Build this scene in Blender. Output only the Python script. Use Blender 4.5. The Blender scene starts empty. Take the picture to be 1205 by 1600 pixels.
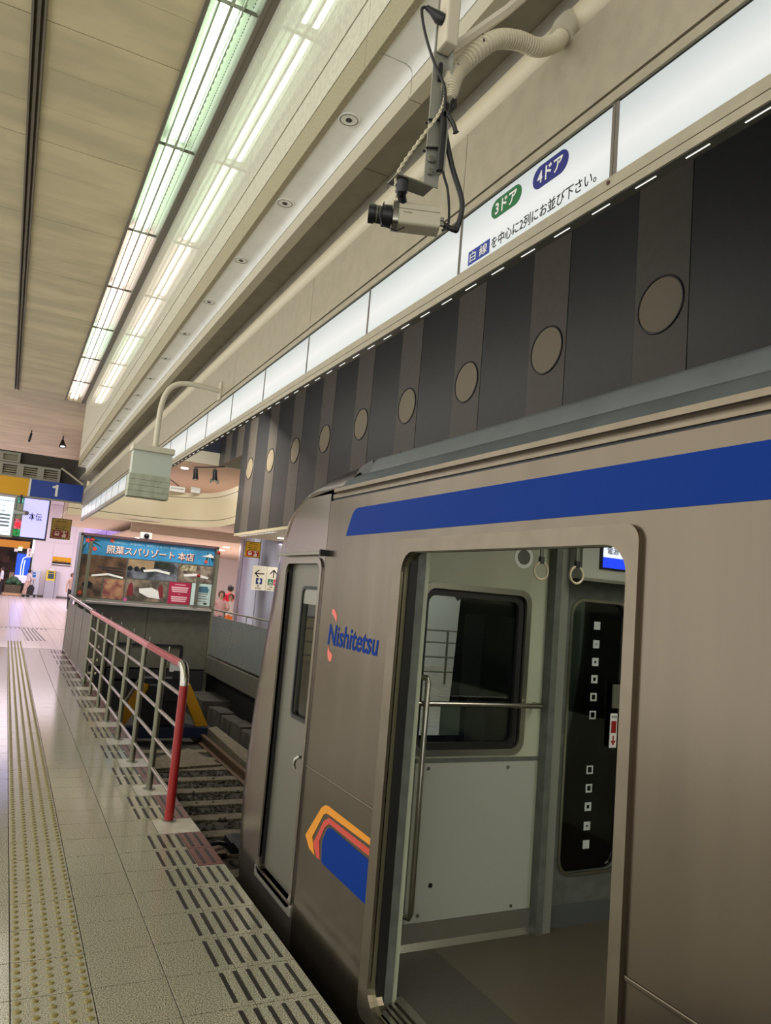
import bpy, bmesh, math, random
from mathutils import Vector, Matrix
random.seed(7)
S = bpy.context.scene
COL = S.collection
# ------------------------------------------------------------------ camera, world, exposure
EYE = 1.67
cam_d = bpy.data.cameras.new('camera'); cam = bpy.data.objects.new('camera', cam_d); COL.objects.link(cam)
yaw, pitch, roll, F = 0.460947, 0.114277, 0.0845020, 1167.12
fwd = Vector((math.sin(yaw)*math.cos(pitch), math.cos(yaw)*math.cos(pitch), math.sin(pitch)))
rgt = Vector((math.cos(yaw), -math.sin(yaw), 0)); upv = rgt.cross(fwd)
r2 = rgt*math.cos(roll) + upv*math.sin(roll); u2 = -rgt*math.sin(roll) + upv*math.cos(roll)
mw = Matrix((r2, u2, -fwd)).transposed().to_4x4(); mw.translation = (0, 0, EYE)
cam.matrix_world = mw
cam_d.sensor_fit = 'VERTICAL'; cam_d.sensor_height = 24.0; cam_d.lens = F/1600*24.0
cam_d.clip_start = 0.05; cam_d.clip_end = 300
S.camera = cam
S.view_settings.view_transform = 'Standard'; S.view_settings.look = 'None'
S.view_settings.exposure = 0.3; S.view_settings.gamma = 1.0; S.view_settings.use_curve_mapping = False
S.cycles.max_bounces = 8; S.cycles.diffuse_bounces = 5; S.cycles.glossy_bounces = 4
S.cycles.transmission_bounces = 6; S.cycles.transparent_max_bounces = 12
S.cycles.sample_clamp_indirect = 4.0; S.cycles.caustics_reflective = False; S.cycles.caustics_refractive = False
wd = bpy.data.worlds.new('world'); S.world = wd; wd.use_nodes = True
wd.node_tree.nodes['Background'].inputs[0].default_value = (1.0, 0.985, 0.955, 1)
wd.node_tree.nodes['Background'].inputs[1].default_value = 1.45

def area(name, loc, sx, sy, power, col, rot=(0, 0, 0)):
    d = bpy.data.lights.new(name, 'AREA'); d.shape = 'RECTANGLE'; d.size = sx; d.size_y = sy
    d.energy = power; d.color = col
    o = bpy.data.objects.new(name, d); o.location = loc; o.rotation_euler = rot; COL.objects.link(o); return o
TUBE = 4.4            # strength of the fluorescent tubes
BOX = 0.5             # strength of the back-lit panels
area('concourse_lamp', (2.5, 36, 5.3), 14, 20, 1500, (0.98, 0.86, 0.98))
area('opposite_platform_lamp', (8.5, 14, 2.8), 5, 8, 700, (1.0, 0.95, 0.92))
area('added_platform_fill', (-3.2, 6, 4.95), 0.5, 22, 340, (1.0, 0.97, 0.86))  # unseen fill light added to brighten fascia and train side
area('under_balcony_lamp', (8.0, 26, 2.88), 7, 7, 420, (1.0, 0.88, 0.84))
area('upper_floor_lamp', (5.0, 23.5, 4.6), 5, 3, 60, (1.0, 0.93, 0.84))
area('balcony_fill', (2.9, 15.5, 5.45), 1.6, 2.0, 260, (1.0, 0.94, 0.84), (math.radians(25), 0, 0))  # fill light added to brighten the balcony, no fitting there
area('striped_wall_fill', (1.6, 10.5, 5.2), 0.5, 11, 60, (1.0, 0.95, 0.85), (0, math.radians(-68), 0))  # added out of view behind the fascia to brighten the striped wall

# ------------------------------------------------------------------ materials
def lin(c):
    return tuple(((x/255)/12.92 if x/255 <= 0.04045 else ((x/255+0.055)/1.055)**2.4) for x in c)
MATS = {}
def mat(name, c, rough=0.5, metal=0.0, emit=0.0, noise=None, bump=None, alpha=None, stretch=None, coat=0.0, spec=0.5):
    """c: sRGB 0-255; noise=(scale, amount, second colour or None); bump=(scale, strength)"""
    if name in MATS: return MATS[name]
    m = bpy.data.materials.new(name); m.use_nodes = True; nt = m.node_tree; b = nt.nodes['Principled BSDF']
    col = (*lin(c), 1)
    b.inputs['Base Color'].default_value = col; b.inputs['Roughness'].default_value = rough
    b.inputs['Metallic'].default_value = metal; b.inputs['Coat Weight'].default_value = coat
    b.inputs['Specular IOR Level'].default_value = spec
    if emit:
        b.inputs['Emission Color'].default_value = col; b.inputs['Emission Strength'].default_value = emit
    if alpha is not None: b.inputs['Alpha'].default_value = alpha
    if noise or bump:
        g = nt.nodes.new('ShaderNodeNewGeometry'); mp = nt.nodes.new('ShaderNodeMapping')
        if stretch: mp.inputs['Scale'].default_value = stretch
        nt.links.new(g.outputs['Position'], mp.inputs['Vector'])
    if noise:
        n = nt.nodes.new('ShaderNodeTexNoise'); n.inputs['Scale'].default_value = noise[0]; n.inputs['Detail'].default_value = 4
        nt.links.new(mp.outputs[0], n.inputs['Vector'])
        r = nt.nodes.new('ShaderNodeValToRGB'); r.color_ramp.elements[0].position = 0.38; r.color_ramp.elements[1].position = 0.62
        c2 = noise[2] if len(noise) > 2 else tuple(max(0, x*(1-noise[1])) for x in c)
        r.color_ramp.elements[0].color = (*lin(c2), 1); r.color_ramp.elements[1].color = col
        nt.links.new(n.outputs['Fac'], r.inputs['Fac']); nt.links.new(r.outputs['Color'], b.inputs['Base Color'])
        if emit: nt.links.new(r.outputs['Color'], b.inputs['Emission Color'])
    if bump:
        n2 = nt.nodes.new('ShaderNodeTexNoise'); n2.inputs['Scale'].default_value = bump[0]; n2.inputs['Detail'].default_value = 3
        nt.links.new(mp.outputs[0], n2.inputs['Vector'])
        bp = nt.nodes.new('ShaderNodeBump'); bp.inputs['Strength'].default_value = bump[1]; bp.inputs['Distance'].default_value = 0.01
        nt.links.new(n2.outputs['Fac'], bp.inputs['Height']); nt.links.new(bp.outputs[0], b.inputs['Normal'])
    MATS[name] = m; return m
def glass(name, tint, rough=0.02, trans=0.75):
    if name in MATS: return MATS[name]
    m = bpy.data.materials.new(name); m.use_nodes = True; nt = m.node_tree; nt.nodes.clear()
    o = nt.nodes.new('ShaderNodeOutputMaterial'); t = nt.nodes.new('ShaderNodeBsdfTransparent'); g = nt.nodes.new('ShaderNodeBsdfGlossy')
    fr = nt.nodes.new('ShaderNodeFresnel'); fr.inputs[0].default_value = 1.5; mx = nt.nodes.new('ShaderNodeMixShader')
    t.inputs[0].default_value = (*[x*trans for x in lin(tint)], 1); g.inputs['Roughness'].default_value = rough
    nt.links.new(fr.outputs[0], mx.inputs[0]); nt.links.new(t.outputs[0], mx.inputs[1]); nt.links.new(g.outputs[0], mx.inputs[2])
    nt.links.new(mx.outputs[0], o.inputs[0]); MATS[name] = m; return m

M_TILE = mat('terrazzo', (190, 187, 164), 0.13, noise=(190, 0, (84, 80, 62)), spec=0.6)
M_TILE2 = mat('tactile_terrazzo', (184, 180, 156), 0.25, noise=(190, 0, (104, 100, 80)))
M_WHITE_TILE = mat('white_tile', (190, 186, 172), 0.18, noise=(14, 0.06))
M_RED_TILE = mat('red_tile', (112, 62, 58), 0.3, noise=(120, 0.3))
M_GROUT = mat('grout', (34, 29, 24), 0.9)
M_DOT = mat('tactile_yellow', (130, 118, 66), 0.4)
M_STRIP = mat('grip_strip', (24, 23, 22), 0.45)
M_CONC_TILE = mat('concourse_tile', (226, 212, 204), 0.22, noise=(2.0, 0.06))
M_CEIL = mat('ceiling_board', (212, 200, 168), 0.5, noise=(1.1, 0.10), stretch=(1, 3, 1))
M_CEIL_B = mat('ceiling_backing', (96, 88, 72), 0.8)
M_SLOT = mat('slot_metal', (110, 104, 94), 0.5)
M_DARK = mat('dark_void', (26, 27, 30), 0.8)
M_BLACK = mat('black_plastic', (18, 19, 24), 0.4)
M_BEAM = mat('bulkhead_panel', (222, 220, 202), 0.6, noise=(34, 0.07), spec=0.3, coat=0.55)
M_BEAM2 = mat('bulkhead_stone', (172, 163, 134), 0.5, noise=(120, 0.12))
M_SOFFIT = mat('soffit_white', (246, 246, 242), 0.5, noise=(8, 0.03))
M_LIP = mat('soffit_cream', (192, 186, 166), 0.5)
M_FASCIA = mat('fascia_enamel', (168, 160, 140), 0.35, noise=(16, 0.05))
M_FASC_ROLL = mat('fascia_roll', (200, 191, 166), 0.4)
M_RECESS = mat('recess_grey', (172, 167, 156), 0.7, noise=(10, 0.06))
M_STEEL = mat('stainless', (176, 172, 162), 0.26, 1.0)
M_STEEL_D = mat('dull_steel', (146, 144, 134), 0.42, 0.7)
M_BODY = mat('train_stainless', (114, 104, 90), 0.25, 0.95, noise=(3, 0.05), bump=(1.6, 0.22), stretch=(1, 2.2, 0.16))
M_CAB = mat('cab_stainless', (142, 134, 124), 0.22, 0.9, bump=(1.0, 0.08))
M_FRAME = mat('door_frame_steel', (124, 114, 98), 0.34, 0.9, noise=(10, 0.05))
M_BLUE = mat('train_blue', (0, 48, 130), 0.6, spec=0.12)
M_ORANGE = mat('train_orange', (226, 146, 34), 0.4)
M_RED = mat('train_red', (200, 70, 58), 0.4)
M_ROOF = mat('roof_grey', (84, 90, 90), 0.85, noise=(5, 0.12))
M_RUBBER = mat('rubber', (14, 14, 15), 0.5)
M_INT = mat('interior_panel', (176, 180, 158), 0.35)
M_INT_W = mat('interior_white', (166, 169, 160), 0.3)
M_INT_G = mat('interior_grey', (100, 104, 97), 0.45, noise=(14, 0.14))
M_VINYL = mat('vinyl_floor', (84, 77, 64), 0.35)
M_VINYL2 = mat('vinyl_floor_speckled', (84, 80, 72), 0.5, noise=(260, 0.4))
M_GLASS = glass('window_glass', (245, 250, 248), 0.02, 0.92)
M_GLASS_D = glass('window_glass_dark', (228, 236, 234), 0.02, 0.86)
M_REDP = mat('red_paint', (150, 30, 28), 0.3)
M_REDP_SHEEN = mat('red_paint_sheen', (192, 112, 114), 0.3)  # red paint with the rail's reflections put into the colour as pink
M_POST = mat('post_steel', (122, 120, 102), 0.3, 0.75)
M_PANEL_D = mat('dark_panel', (96, 94, 84), 0.4, noise=(6, 0.08))
M_STRIPE_L = mat('wall_stripe_light', (98, 92, 84), 0.5, noise=(12, 0.04))
M_STRIPE_D = mat('wall_stripe_dark', (56, 57, 58), 0.45, noise=(12, 0.05))
M_ROUNDEL = mat('roundel', (150, 137, 114), 0.5)
M_CREAM = mat('cream_enamel', (214, 202, 170), 0.35)
M_PINKWALL = mat('pink_plaster', (216, 198, 180), 0.6)
M_WALLW = mat('white_wall', (228, 222, 226), 0.4)
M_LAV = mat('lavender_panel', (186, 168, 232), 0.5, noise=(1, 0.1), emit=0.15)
M_SIGNB = mat('sign_blue', (26, 62, 160), 0.3)
M_SIGNY = mat('sign_yellow', (226, 166, 6), 0.35)
M_WH = mat('sign_white', (236, 236, 232), 0.4)
M_BK = mat('print_black', (14, 14, 16), 0.5)
M_BALLAST = mat('ballast_stone', (76, 71, 64), 0.9, noise=(30, 0.4))
M_SLEEPER = mat('sleeper_concrete', (128, 118, 100), 0.85, noise=(20, 0.2))
M_RAIL = mat('rail_steel', (104, 84, 66), 0.55, 0.4)
M_CONC = mat('old_concrete', (74, 70, 63), 0.9, noise=(4, 0.25))
M_YEL = mat('buffer_yellow', (206, 150, 20), 0.5)
M_NAVY = mat('buffer_navy', (30, 42, 74), 0.5)
M_TUBE = mat('fluorescent_tube', (240, 255, 236), 0.4, emit=TUBE)
M_TUBE_W = mat('fluorescent_tube_warm', (255, 246, 236), 0.4, emit=TUBE)
M_REFL = mat('lamp_reflector', (160, 168, 152), 0.3)
M_REFL_W = mat('lamp_reflector_warm', (170, 160, 150), 0.3)
M_SLIT = mat('slit_lamp', (245, 245, 240), 0.4, emit=0.9)
M_SPOT = mat('spot_lamp', (255, 240, 220), 0.4, emit=4)
M_CASE = mat('beige_case', (206, 198, 178), 0.5)
M_CAMB = mat('camera_shell', (188, 182, 160), 0.4)
M_CABLE = mat('cable_black', (20, 20, 22), 0.45)
M_CONDUIT = mat('conduit_ivory', (208, 200, 176), 0.5)
M_SKIN = mat('skin', (214, 166, 140), 0.6)

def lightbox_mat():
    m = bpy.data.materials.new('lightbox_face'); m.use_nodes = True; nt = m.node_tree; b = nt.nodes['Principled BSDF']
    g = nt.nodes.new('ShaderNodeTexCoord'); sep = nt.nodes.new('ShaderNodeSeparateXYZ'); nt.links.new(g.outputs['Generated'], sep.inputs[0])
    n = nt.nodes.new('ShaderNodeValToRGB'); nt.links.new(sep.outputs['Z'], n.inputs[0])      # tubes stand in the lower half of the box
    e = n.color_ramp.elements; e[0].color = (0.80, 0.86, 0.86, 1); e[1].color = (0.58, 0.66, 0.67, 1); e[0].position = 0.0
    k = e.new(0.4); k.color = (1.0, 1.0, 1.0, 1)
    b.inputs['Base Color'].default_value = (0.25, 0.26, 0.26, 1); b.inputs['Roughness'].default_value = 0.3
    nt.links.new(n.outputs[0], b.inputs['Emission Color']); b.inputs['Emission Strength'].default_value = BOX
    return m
M_BOXF = lightbox_mat()

# ------------------------------------------------------------------ mesh helpers
ORG = {}
class G:
    def __init__(s): s.v = []; s.f = []; s.mi = []; s.cur = 0
    def add(s, vs, fs):
        o = len(s.v); s.v += [tuple(p) for p in vs]; s.f += [tuple(i+o for i in f) for f in fs]; s.mi += [s.cur]*len(fs); return s
    def box(s, x0, y0, z0, x1, y1, z1):
        x0, x1 = sorted((x0, x1)); y0, y1 = sorted((y0, y1)); z0, z1 = sorted((z0, z1))
        return s.add([(x0,y0,z0),(x1,y0,z0),(x1,y1,z0),(x0,y1,z0),(x0,y0,z1),(x1,y0,z1),(x1,y1,z1),(x0,y1,z1)],
                     [(0,3,2,1),(4,5,6,7),(0,1,5,4),(1,2,6,5),(2,3,7,6),(3,0,4,7)])
    def prism(s, pts, a, b, axis='y'):
        """extrude a 2-D outline (u,v) along axis from a to b; y: (x,z), x: (y,z), z: (x,y)"""
        put = {'y': lambda u, v, w: (u, w, v), 'x': lambda u, v, w: (w, u, v), 'z': lambda u, v, w: (u, v, w)}[axis]
        n = len(pts); vs = [put(u, v, a) for u, v in pts] + [put(u, v, b) for u, v in pts]
        fs = [(i, (i+1) % n, (i+1) % n+n, i+n) for i in range(n)] + [tuple(range(n))[::-1], tuple(range(n, 2*n))]
        return s.add(vs, fs)
    def tube(s, pts, r, n=8, cap=True):
        pts = [Vector(p) for p in pts]; rs = r if isinstance(r, (list, tuple)) else [r]*len(pts); rings = []; prev = None
        for i, p in enumerate(pts):
            t = (pts[min(i+1, len(pts)-1)]-pts[max(i-1, 0)]).normalized()
            if prev is None:
                a = Vector((0, 0, 1)) if abs(t.z) < 0.9 else Vector((1, 0, 0)); u = t.cross(a).normalized()
            else: u = (prev - t*prev.dot(t)).normalized()
            prev = u; w = t.cross(u)
            rings.append([p + (u*math.cos(2*math.pi*k/n) + w*math.sin(2*math.pi*k/n))*rs[i] for k in range(n)])
        vs = [q for ring in rings for q in ring]; fs = []
        for i in range(len(pts)-1):
            for k in range(n): fs.append((i*n+k, i*n+(k+1) % n, (i+1)*n+(k+1) % n, (i+1)*n+k))
        if cap: fs += [tuple(range(n))[::-1], tuple((len(pts)-1)*n+k for k in range(n))]
        return s.add(vs, fs)
    def ball(s, c, r, n=10, m=6, sz=1.0):
        vs = []; fs = []
        for i in range(m+1):
            a = math.pi*i/m
            for k in range(n):
                b = 2*math.pi*k/n; vs.append((c[0]+r*math.sin(a)*math.cos(b), c[1]+r*math.sin(a)*math.sin(b), c[2]+r*sz*math.cos(a)))
        for i in range(m):
            for k in range(n): fs.append((i*n+k, (i+1)*n+k, (i+1)*n+(k+1) % n, i*n+(k+1) % n))
        return s.add(vs, fs)
    def torus(s, c, R, r, axis='y', n=20, m=6):
        vs = []; fs = []
        for i in range(n):
            a = 2*math.pi*i/n
            for k in range(m):
                b = 2*math.pi*k/m; q = R+r*math.cos(b); u, v, w = q*math.cos(a), q*math.sin(a), r*math.sin(b)
                d = {'y': (u, w, v), 'x': (w, u, v), 'z': (u, v, w)}[axis]; vs.append((c[0]+d[0], c[1]+d[1], c[2]+d[2]))
        for i in range(n):
            for k in range(m): fs.append((i*m+k, ((i+1) % n)*m+k, ((i+1) % n)*m+(k+1) % m, i*m+(k+1) % m))
        return s.add(vs, fs)
    def build(s, name, m, parent=None, smooth=False, bev=0.0, label=None):
        o0 = ORG.get(parent.name, Vector((0, 0, 0))) if parent else Vector((0, 0, 0))
        me = bpy.data.meshes.new(name); me.from_pydata([(p[0]-o0.x, p[1]-o0.y, p[2]-o0.z) for p in s.v], [], s.f)
        ms = m if isinstance(m, (list, tuple)) else [m]
        for x in ms: me.materials.append(x)
        if len(ms) > 1: me.polygons.foreach_set('material_index', s.mi)
        bm = bmesh.new(); bm.from_mesh(me); bmesh.ops.recalc_face_normals(bm, faces=bm.faces); bm.to_mesh(me); bm.free()
        if smooth:
            me.polygons.foreach_set('use_smooth', [True]*len(me.polygons)); me.set_sharp_from_angle(angle=math.radians(40))
        o = bpy.data.objects.new(name, me); COL.objects.link(o)
        if bev:
            b = o.modifiers.new('edge', 'BEVEL'); b.width = bev; b.segments = 2; b.limit_method = 'ANGLE'
        if parent: o.parent = parent; ORG[o.name] = o0
        else: ORG[o.name] = Vector((0, 0, 0))
        if label: o['label'] = label
        return o
def thing(name, label, cat, loc=(0, 0, 0), group=None):
    o = bpy.data.objects.new(name, None); COL.objects.link(o); o.location = loc; o.empty_display_size = 0.1
    o['label'] = label; o['category'] = cat
    if group: o['group'] = group
    ORG[o.name] = Vector(loc); return o
def tag(o, label, cat, group=None):
    o['label'] = label; o['category'] = cat
    if group: o['group'] = group
    return o
def struct(o): o['kind'] = 'structure'; return o
def stuff(o): o['kind'] = 'stuff'; return o
def copy(o, parent=None, off=(0, 0, 0)):
    c = o.copy(); COL.objects.link(c)
    if parent: c.parent = parent
    c.location = Vector(o.location)+Vector(off); return c
def rrect(u0, v0, u1, v1, r, n=6):
    p = []
    for cx, cy, a0 in ((u1-r, v1-r, 0), (u0+r, v1-r, 90), (u0+r, v0+r, 180), (u1-r, v0+r, 270)):
        for i in range(n+1):
            a = math.radians(a0+90*i/n); p.append((cx+r*math.cos(a), cy+r*math.sin(a)))
    return p
def mesh_from_curve(cu):
    tmp = bpy.data.objects.new('tmp', cu); COL.objects.link(tmp)
    dg = bpy.context.evaluated_depsgraph_get(); me = bpy.data.meshes.new_from_object(tmp.evaluated_get(dg))
    bpy.data.objects.remove(tmp); return me
PLANES = {'x-': lambda u, v, w: (w, u, v), 'y-': lambda u, v, w: (u, w, v), 'z': lambda u, v, w: (u, v, w)}
def finish(me, name, m, parent, fn, smooth=False, label=None):
    o0 = ORG.get(parent.name, Vector((0, 0, 0))) if parent else Vector((0, 0, 0))
    for v in me.vertices: v.co = Vector(fn(*v.co)) - o0
    bm = bmesh.new(); bm.from_mesh(me); bmesh.ops.remove_doubles(bm, verts=bm.verts, dist=1e-5); bmesh.ops.recalc_face_normals(bm, faces=bm.faces)
    bm.to_mesh(me); bm.free(); me.materials.clear(); me.materials.append(m); me.name = name
    for p in me.polygons: p.material_index = 0; p.use_smooth = False
    o = bpy.data.objects.new(name, me); COL.objects.link(o); ORG[o.name] = o0
    if parent: o.parent = parent
    if label: o['label'] = label
    return o
def plate(name, m, outer, holes, plane, w0, w1, parent=None, label=None):
    """flat plate with holes; plane 'x-': outline (y,z) at x=w, 'y-': outline (x,z) at y=w, 'z': (x,y)"""
    cu = bpy.data.curves.new('plate', 'CURVE'); cu.dimensions = '2D'; cu.fill_mode = 'BOTH'; cu.extrude = abs(w1-w0)/2
    for loop in [outer]+list(holes):
        sp = cu.splines.new('POLY'); sp.points.add(len(loop)-1); sp.use_cyclic_u = True
        for p, (u, v) in zip(sp.points, loop): p.co = (u, v, 0, 1)
    me = mesh_from_curve(cu); c = (w0+w1)/2; f = PLANES[plane]
    return finish(me, name, m, parent, lambda u, v, w: f(u, v, c+w), label=label)
def text(body, name, m, parent, fn, width=None, height=None, bold=0.0, shear=0.0, center=(0, 0), thick=0.0008, label=None):
    """flat lettering; fn maps (u right, v up, w out) to the world; width/height scale the line's bounding box"""
    cu = bpy.data.curves.new('lettering', 'FONT'); cu.body = body; cu.size = 1; cu.offset = bold; cu.shear = shear; cu.extrude = thick; cu.resolution_u = 3
    me = mesh_from_curve(cu)
    if not me.vertices: return None
    xs = [v.co.x for v in me.vertices]; ys = [v.co.y for v in me.vertices]
    w, h = max(xs)-min(xs), max(ys)-min(ys); sx = width/w if width else height/h; sy = height/h if height else sx
    mx, my = (max(xs)+min(xs))/2, (max(ys)+min(ys))/2
    return finish(me, name, m, parent, lambda u, v, q: fn((u-mx)*sx+center[0], (v-my)*sy+center[1], q), label=label)
ORD = ['first', 'second', 'third', 'fourth', 'fifth', 'sixth', 'seventh', 'eighth', 'ninth', 'tenth', 'eleventh', 'twelfth', 'thirteenth',
       'fourteenth', 'fifteenth', 'sixteenth', 'seventeenth', 'eighteenth', 'nineteenth', 'twentieth', 'twenty-first', 'twenty-second']
# ================================================================== SETTING: platform floor
PX = [-0.0725, 0.226, 0.5245, 0.823, 1.1215, 1.40]
Y0, TP = 3.36, 0.308
floor = struct(G().box(-6, -9, -0.35, 1.40, 17.47, -0.014).build('floor', M_GROUT))
struct(G().box(-6, -9, -0.004, PX[0]-0.004, 17.47, 0).build('floor_slab', M_TILE))
def tile(k, x0, x1, m, store={}):
    key = (x0, x1, m.name)
    if key not in store:
        g = G(); a, b, c, d, t = x0+0.0022, x1-0.0022, 0.0025, TP-0.0025, 0.0008
        g.add([(a,c,-0.013),(b,c,-0.013),(b,d,-0.013),(a,d,-0.013),(a,c,-t),(b,c,-t),(b,d,-t),(a,d,-t),(a+t,c+t,0),(b-t,c+t,0),(b-t,d-t,0),(a+t,d-t,0)],
              [(0,1,5,4),(1,2,6,5),(2,3,7,6),(3,0,4,7),(4,5,9,8),(5,6,10,9),(6,7,11,10),(7,4,8,11),(8,9,10,11)])
        o = g.build('tile', m, floor); store[key] = o
    else: o = copy(store[key], floor)
    o.location = (0, Y0+TP*k, 0)
WHITE = lambda k: k >= 6 and k % 3 == 0
for k in range(-3, 46):
    for i in range(5):
        if i == 4 and k >= 4 and not WHITE(k):
            tile(k, PX[4], 1.245, M_TILE); tile(k, 1.245, 1.40, M_RED_TILE)
        else: tile(k, PX[i], PX[i+1], M_WHITE_TILE if (i == 4 and WHITE(k)) else M_TILE2 if i == 1 else M_TILE)
st0 = None
for k in range(-3, 45):
    if WHITE(k): continue
    for i in range(6):
        if st0 is None:
            st0 = G().box(-0.009, 0.035, -0.002, 0.009, TP-0.03, 0.0025).build('grip_strip', M_STRIP, floor); o = st0
        else: o = copy(st0, floor)
        o.location = (1.047+0.0597*i, Y0+TP*k, 0)
def dome(g, x, y, r=0.0165, h=0.006, n=8):
    v = [(x+r*math.cos(2*math.pi*i/n), y+r*math.sin(2*math.pi*i/n), 0) for i in range(n)] + [(x+r*.62*math.cos(2*math.pi*i/n), y+r*.62*math.sin(2*math.pi*i/n), h) for i in range(n)]
    g.add(v, [(i, (i+1) % n, (i+1) % n+n, i+n) for i in range(n)] + [tuple(range(n, 2*n))])
d0 = None; gd = G()
for k in range(-3, 51):
    for j in range(5):
        for i in range(5):
            x, y = 0.25+0.0625*i, Y0+TP*k+0.031+0.0616*j
            if k < 9:
                if d0 is None:
                    q = G(); dome(q, 0, 0); d0 = q.build('tactile_dot', M_DOT, floor, True); o = d0
                else: o = copy(d0, floor)
                o.location = (x, y, 0)
            elif y < 19.3: dome(gd, x, y, n=6)
stuff(gd.build('tactile_dot_field', M_DOT, floor))
# ---- concourse floor with a grid of joints
def grid_mat(name, c, j, sx, sy, rough):
    m = mat(name, c, rough, noise=(0.6, 0.05)); nt = m.node_tree; b = nt.nodes['Principled BSDF']
    geo = nt.nodes.new('ShaderNodeNewGeometry'); br = nt.nodes.new('ShaderNodeTexBrick'); br.offset = 0
    br.inputs['Scale'].default_value = 1; br.inputs['Brick Width'].default_value = sx; br.inputs['Row Height'].default_value = sy
    br.inputs['Mortar Size'].default_value = 0.004; br.inputs['Color1'].default_value = (*lin(c), 1); br.inputs['Color2'].default_value = (*lin(tuple(x*.985 for x in c)), 1)
    br.inputs['Mortar'].default_value = (*lin(j), 1); nt.links.new(geo.outputs['Position'], br.inputs['Vector']); nt.links.new(br.outputs['Color'], b.inputs['Base Color'])
    return m
M_CFLOOR = grid_mat('concourse_floor_tile', (226, 214, 208), (150, 138, 132), 0.3, 0.308, 0.2)
M_OFLOOR = grid_mat('opposite_floor_tile', (200, 192, 180), (120, 112, 104), 0.3, 0.308, 0.25)
cf = struct(G().box(-8, 17.475, -0.35, 14, 56, 0).build('concourse_floor', M_CFLOOR))
gb = G()
for i in range(14): gb.box(-0.25+0.11*i, 22.95, 0, -0.21+0.11*i, 23.35, 0.005)
gb.build('guide_bar', M_STRIP, cf)
for i in range(5):
    G().prism([(0.66+0.09*i, 19.4), (0.69+0.09*i, 19.4), (0.60+0.08*i, 22.9), (0.57+0.08*i, 22.9)], 0, 0.005, 'z').build('guide_bar', M_STRIP, cf)
G().box(-3, 23.42, 0, 2.0, 23.5, 0.004).build('expansion_strip', M_STEEL_D, cf)
# ---- track pit and the opposite platform
tb = struct(G().box(1.30, -9, -1.45, 4.7, 17.3, -1.25).build('track_bed', M_CONC))
struct(G().box(1.30, -9, -1.3, 1.34, 17.3, -0.35).build('wall_platform_edge', M_CONC))
op = struct(G().box(4.34, -9, -0.33, 14, 17.47, 0).build('opposite_platform', M_OFLOOR))
G().box(4.30, -9, -0.33, 4.338, 17.25, 0.02).build('edge_beam', M_PANEL_D, op)
wt = struct(G().box(4.62, -9, -1.3, 4.7, 17.3, -0.34).build('wall_pit', M_DARK))
for i in range(9):
    G().box(4.14, 10.6+0.72*i, -1.25, 4.44, 11.28+0.72*i, -0.86-0.03*(i % 2)).build('block', M_CONC, wt, bev=0.015)
G().box(4.0, 15.9, -1.25, 4.62, 17.28, -0.78).build('block', M_CONC, wt, bev=0.015)

# ================================================================== ceiling
CZ = 5.07
ceil = struct(G().box(-6, -9, CZ+0.015, 0.63, 26.1, CZ+0.1).build('ceiling', M_CEIL_B))
cp = {}
for s, (x0, x1) in enumerate(((-2.2, -0.295), (-0.205, 0.62))):
    for k in range(-9, 43):
        gap = 0.009 if k % 3 == 0 else 0.003
        key = (s, gap)
        if key not in cp: o = G().box(x0, gap, CZ, x1, 0.4867, CZ+0.014).build('ceiling_panel', M_CEIL, ceil); cp[key] = o
        else: o = copy(cp[key], ceil)
        o.location = (0, 4.91+0.4867*k, 0)
struct(G().box(-6, -9, CZ, -2.205, 26, CZ+0.014).build('ceiling_slab', M_CEIL))
G().box(-0.295, 15.93, CZ, -0.205, 26, CZ+0.014).build('ceiling_panel', M_CEIL, ceil)
sl = G(); sl.box(-0.293, -8, CZ-0.02, -0.279, 15.92, CZ+0.06); sl.box(-0.221, -8, CZ-0.02, -0.207, 15.92, CZ+0.06); sl.box(-0.262, -8, CZ-0.006, -0.24, 15.92, CZ+0.02)
sl.build('slot_track', M_SLOT, ceil)
G().box(-0.29, -8, CZ+0.03, -0.21, 15.92, CZ+0.05).build('slot_shadow_gap', M_DARK, ceil)
struct(G().box(0.62, 16.07, CZ, 1.64, 26.1, CZ+0.1).build('ceiling_end', M_CEIL))
# ---- bulkhead over the platform edge
bh = struct(G().box(1.02, -9, 3.76, 1.13, 15.6, 5.4).build('bulkhead', M_DARK))
struct(G().box(0.955, -9, CZ-0.02, 1.0, 16.06, CZ+0.10).build('trim_1', M_SLOT))
def panels(x0, x1, z0, z1, ya, yb, step, m, par, name='panel', gap=0.004, bev=0.0):
    """a run of panels along Y as single pieces"""
    first = None; y = ya
    while y < yb-0.02:
        e = min(y+step, yb); key = round(e-y, 3)
        if first is None: o = G().box(x0, gap/2, z0, x1, step-gap/2, z1).build(name, m, par, bev=bev); first = o; o.location.y = y
        elif key == round(step, 3): o = copy(first, par); o.location.y = y
        else: G().box(x0, y+gap/2, z0, x1, e-gap/2, z1).build(name, m, par, bev=bev)
        y = e
panels(1.0, 1.02, 4.042, 5.3, 2.53-1.7*6, 15.6, 1.70, M_BEAM, bh, gap=0.003)
panels(1.0, 1.02, 3.866, 4.028, 2.53-1.7*6, 15.6, 1.70, M_BEAM, bh, gap=0.003)
panels(1.0, 1.02, 3.716, 3.856, 2.53-1.7*6, 15.6, 1.70, M_BEAM2, bh, gap=0.003)
first = None
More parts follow.
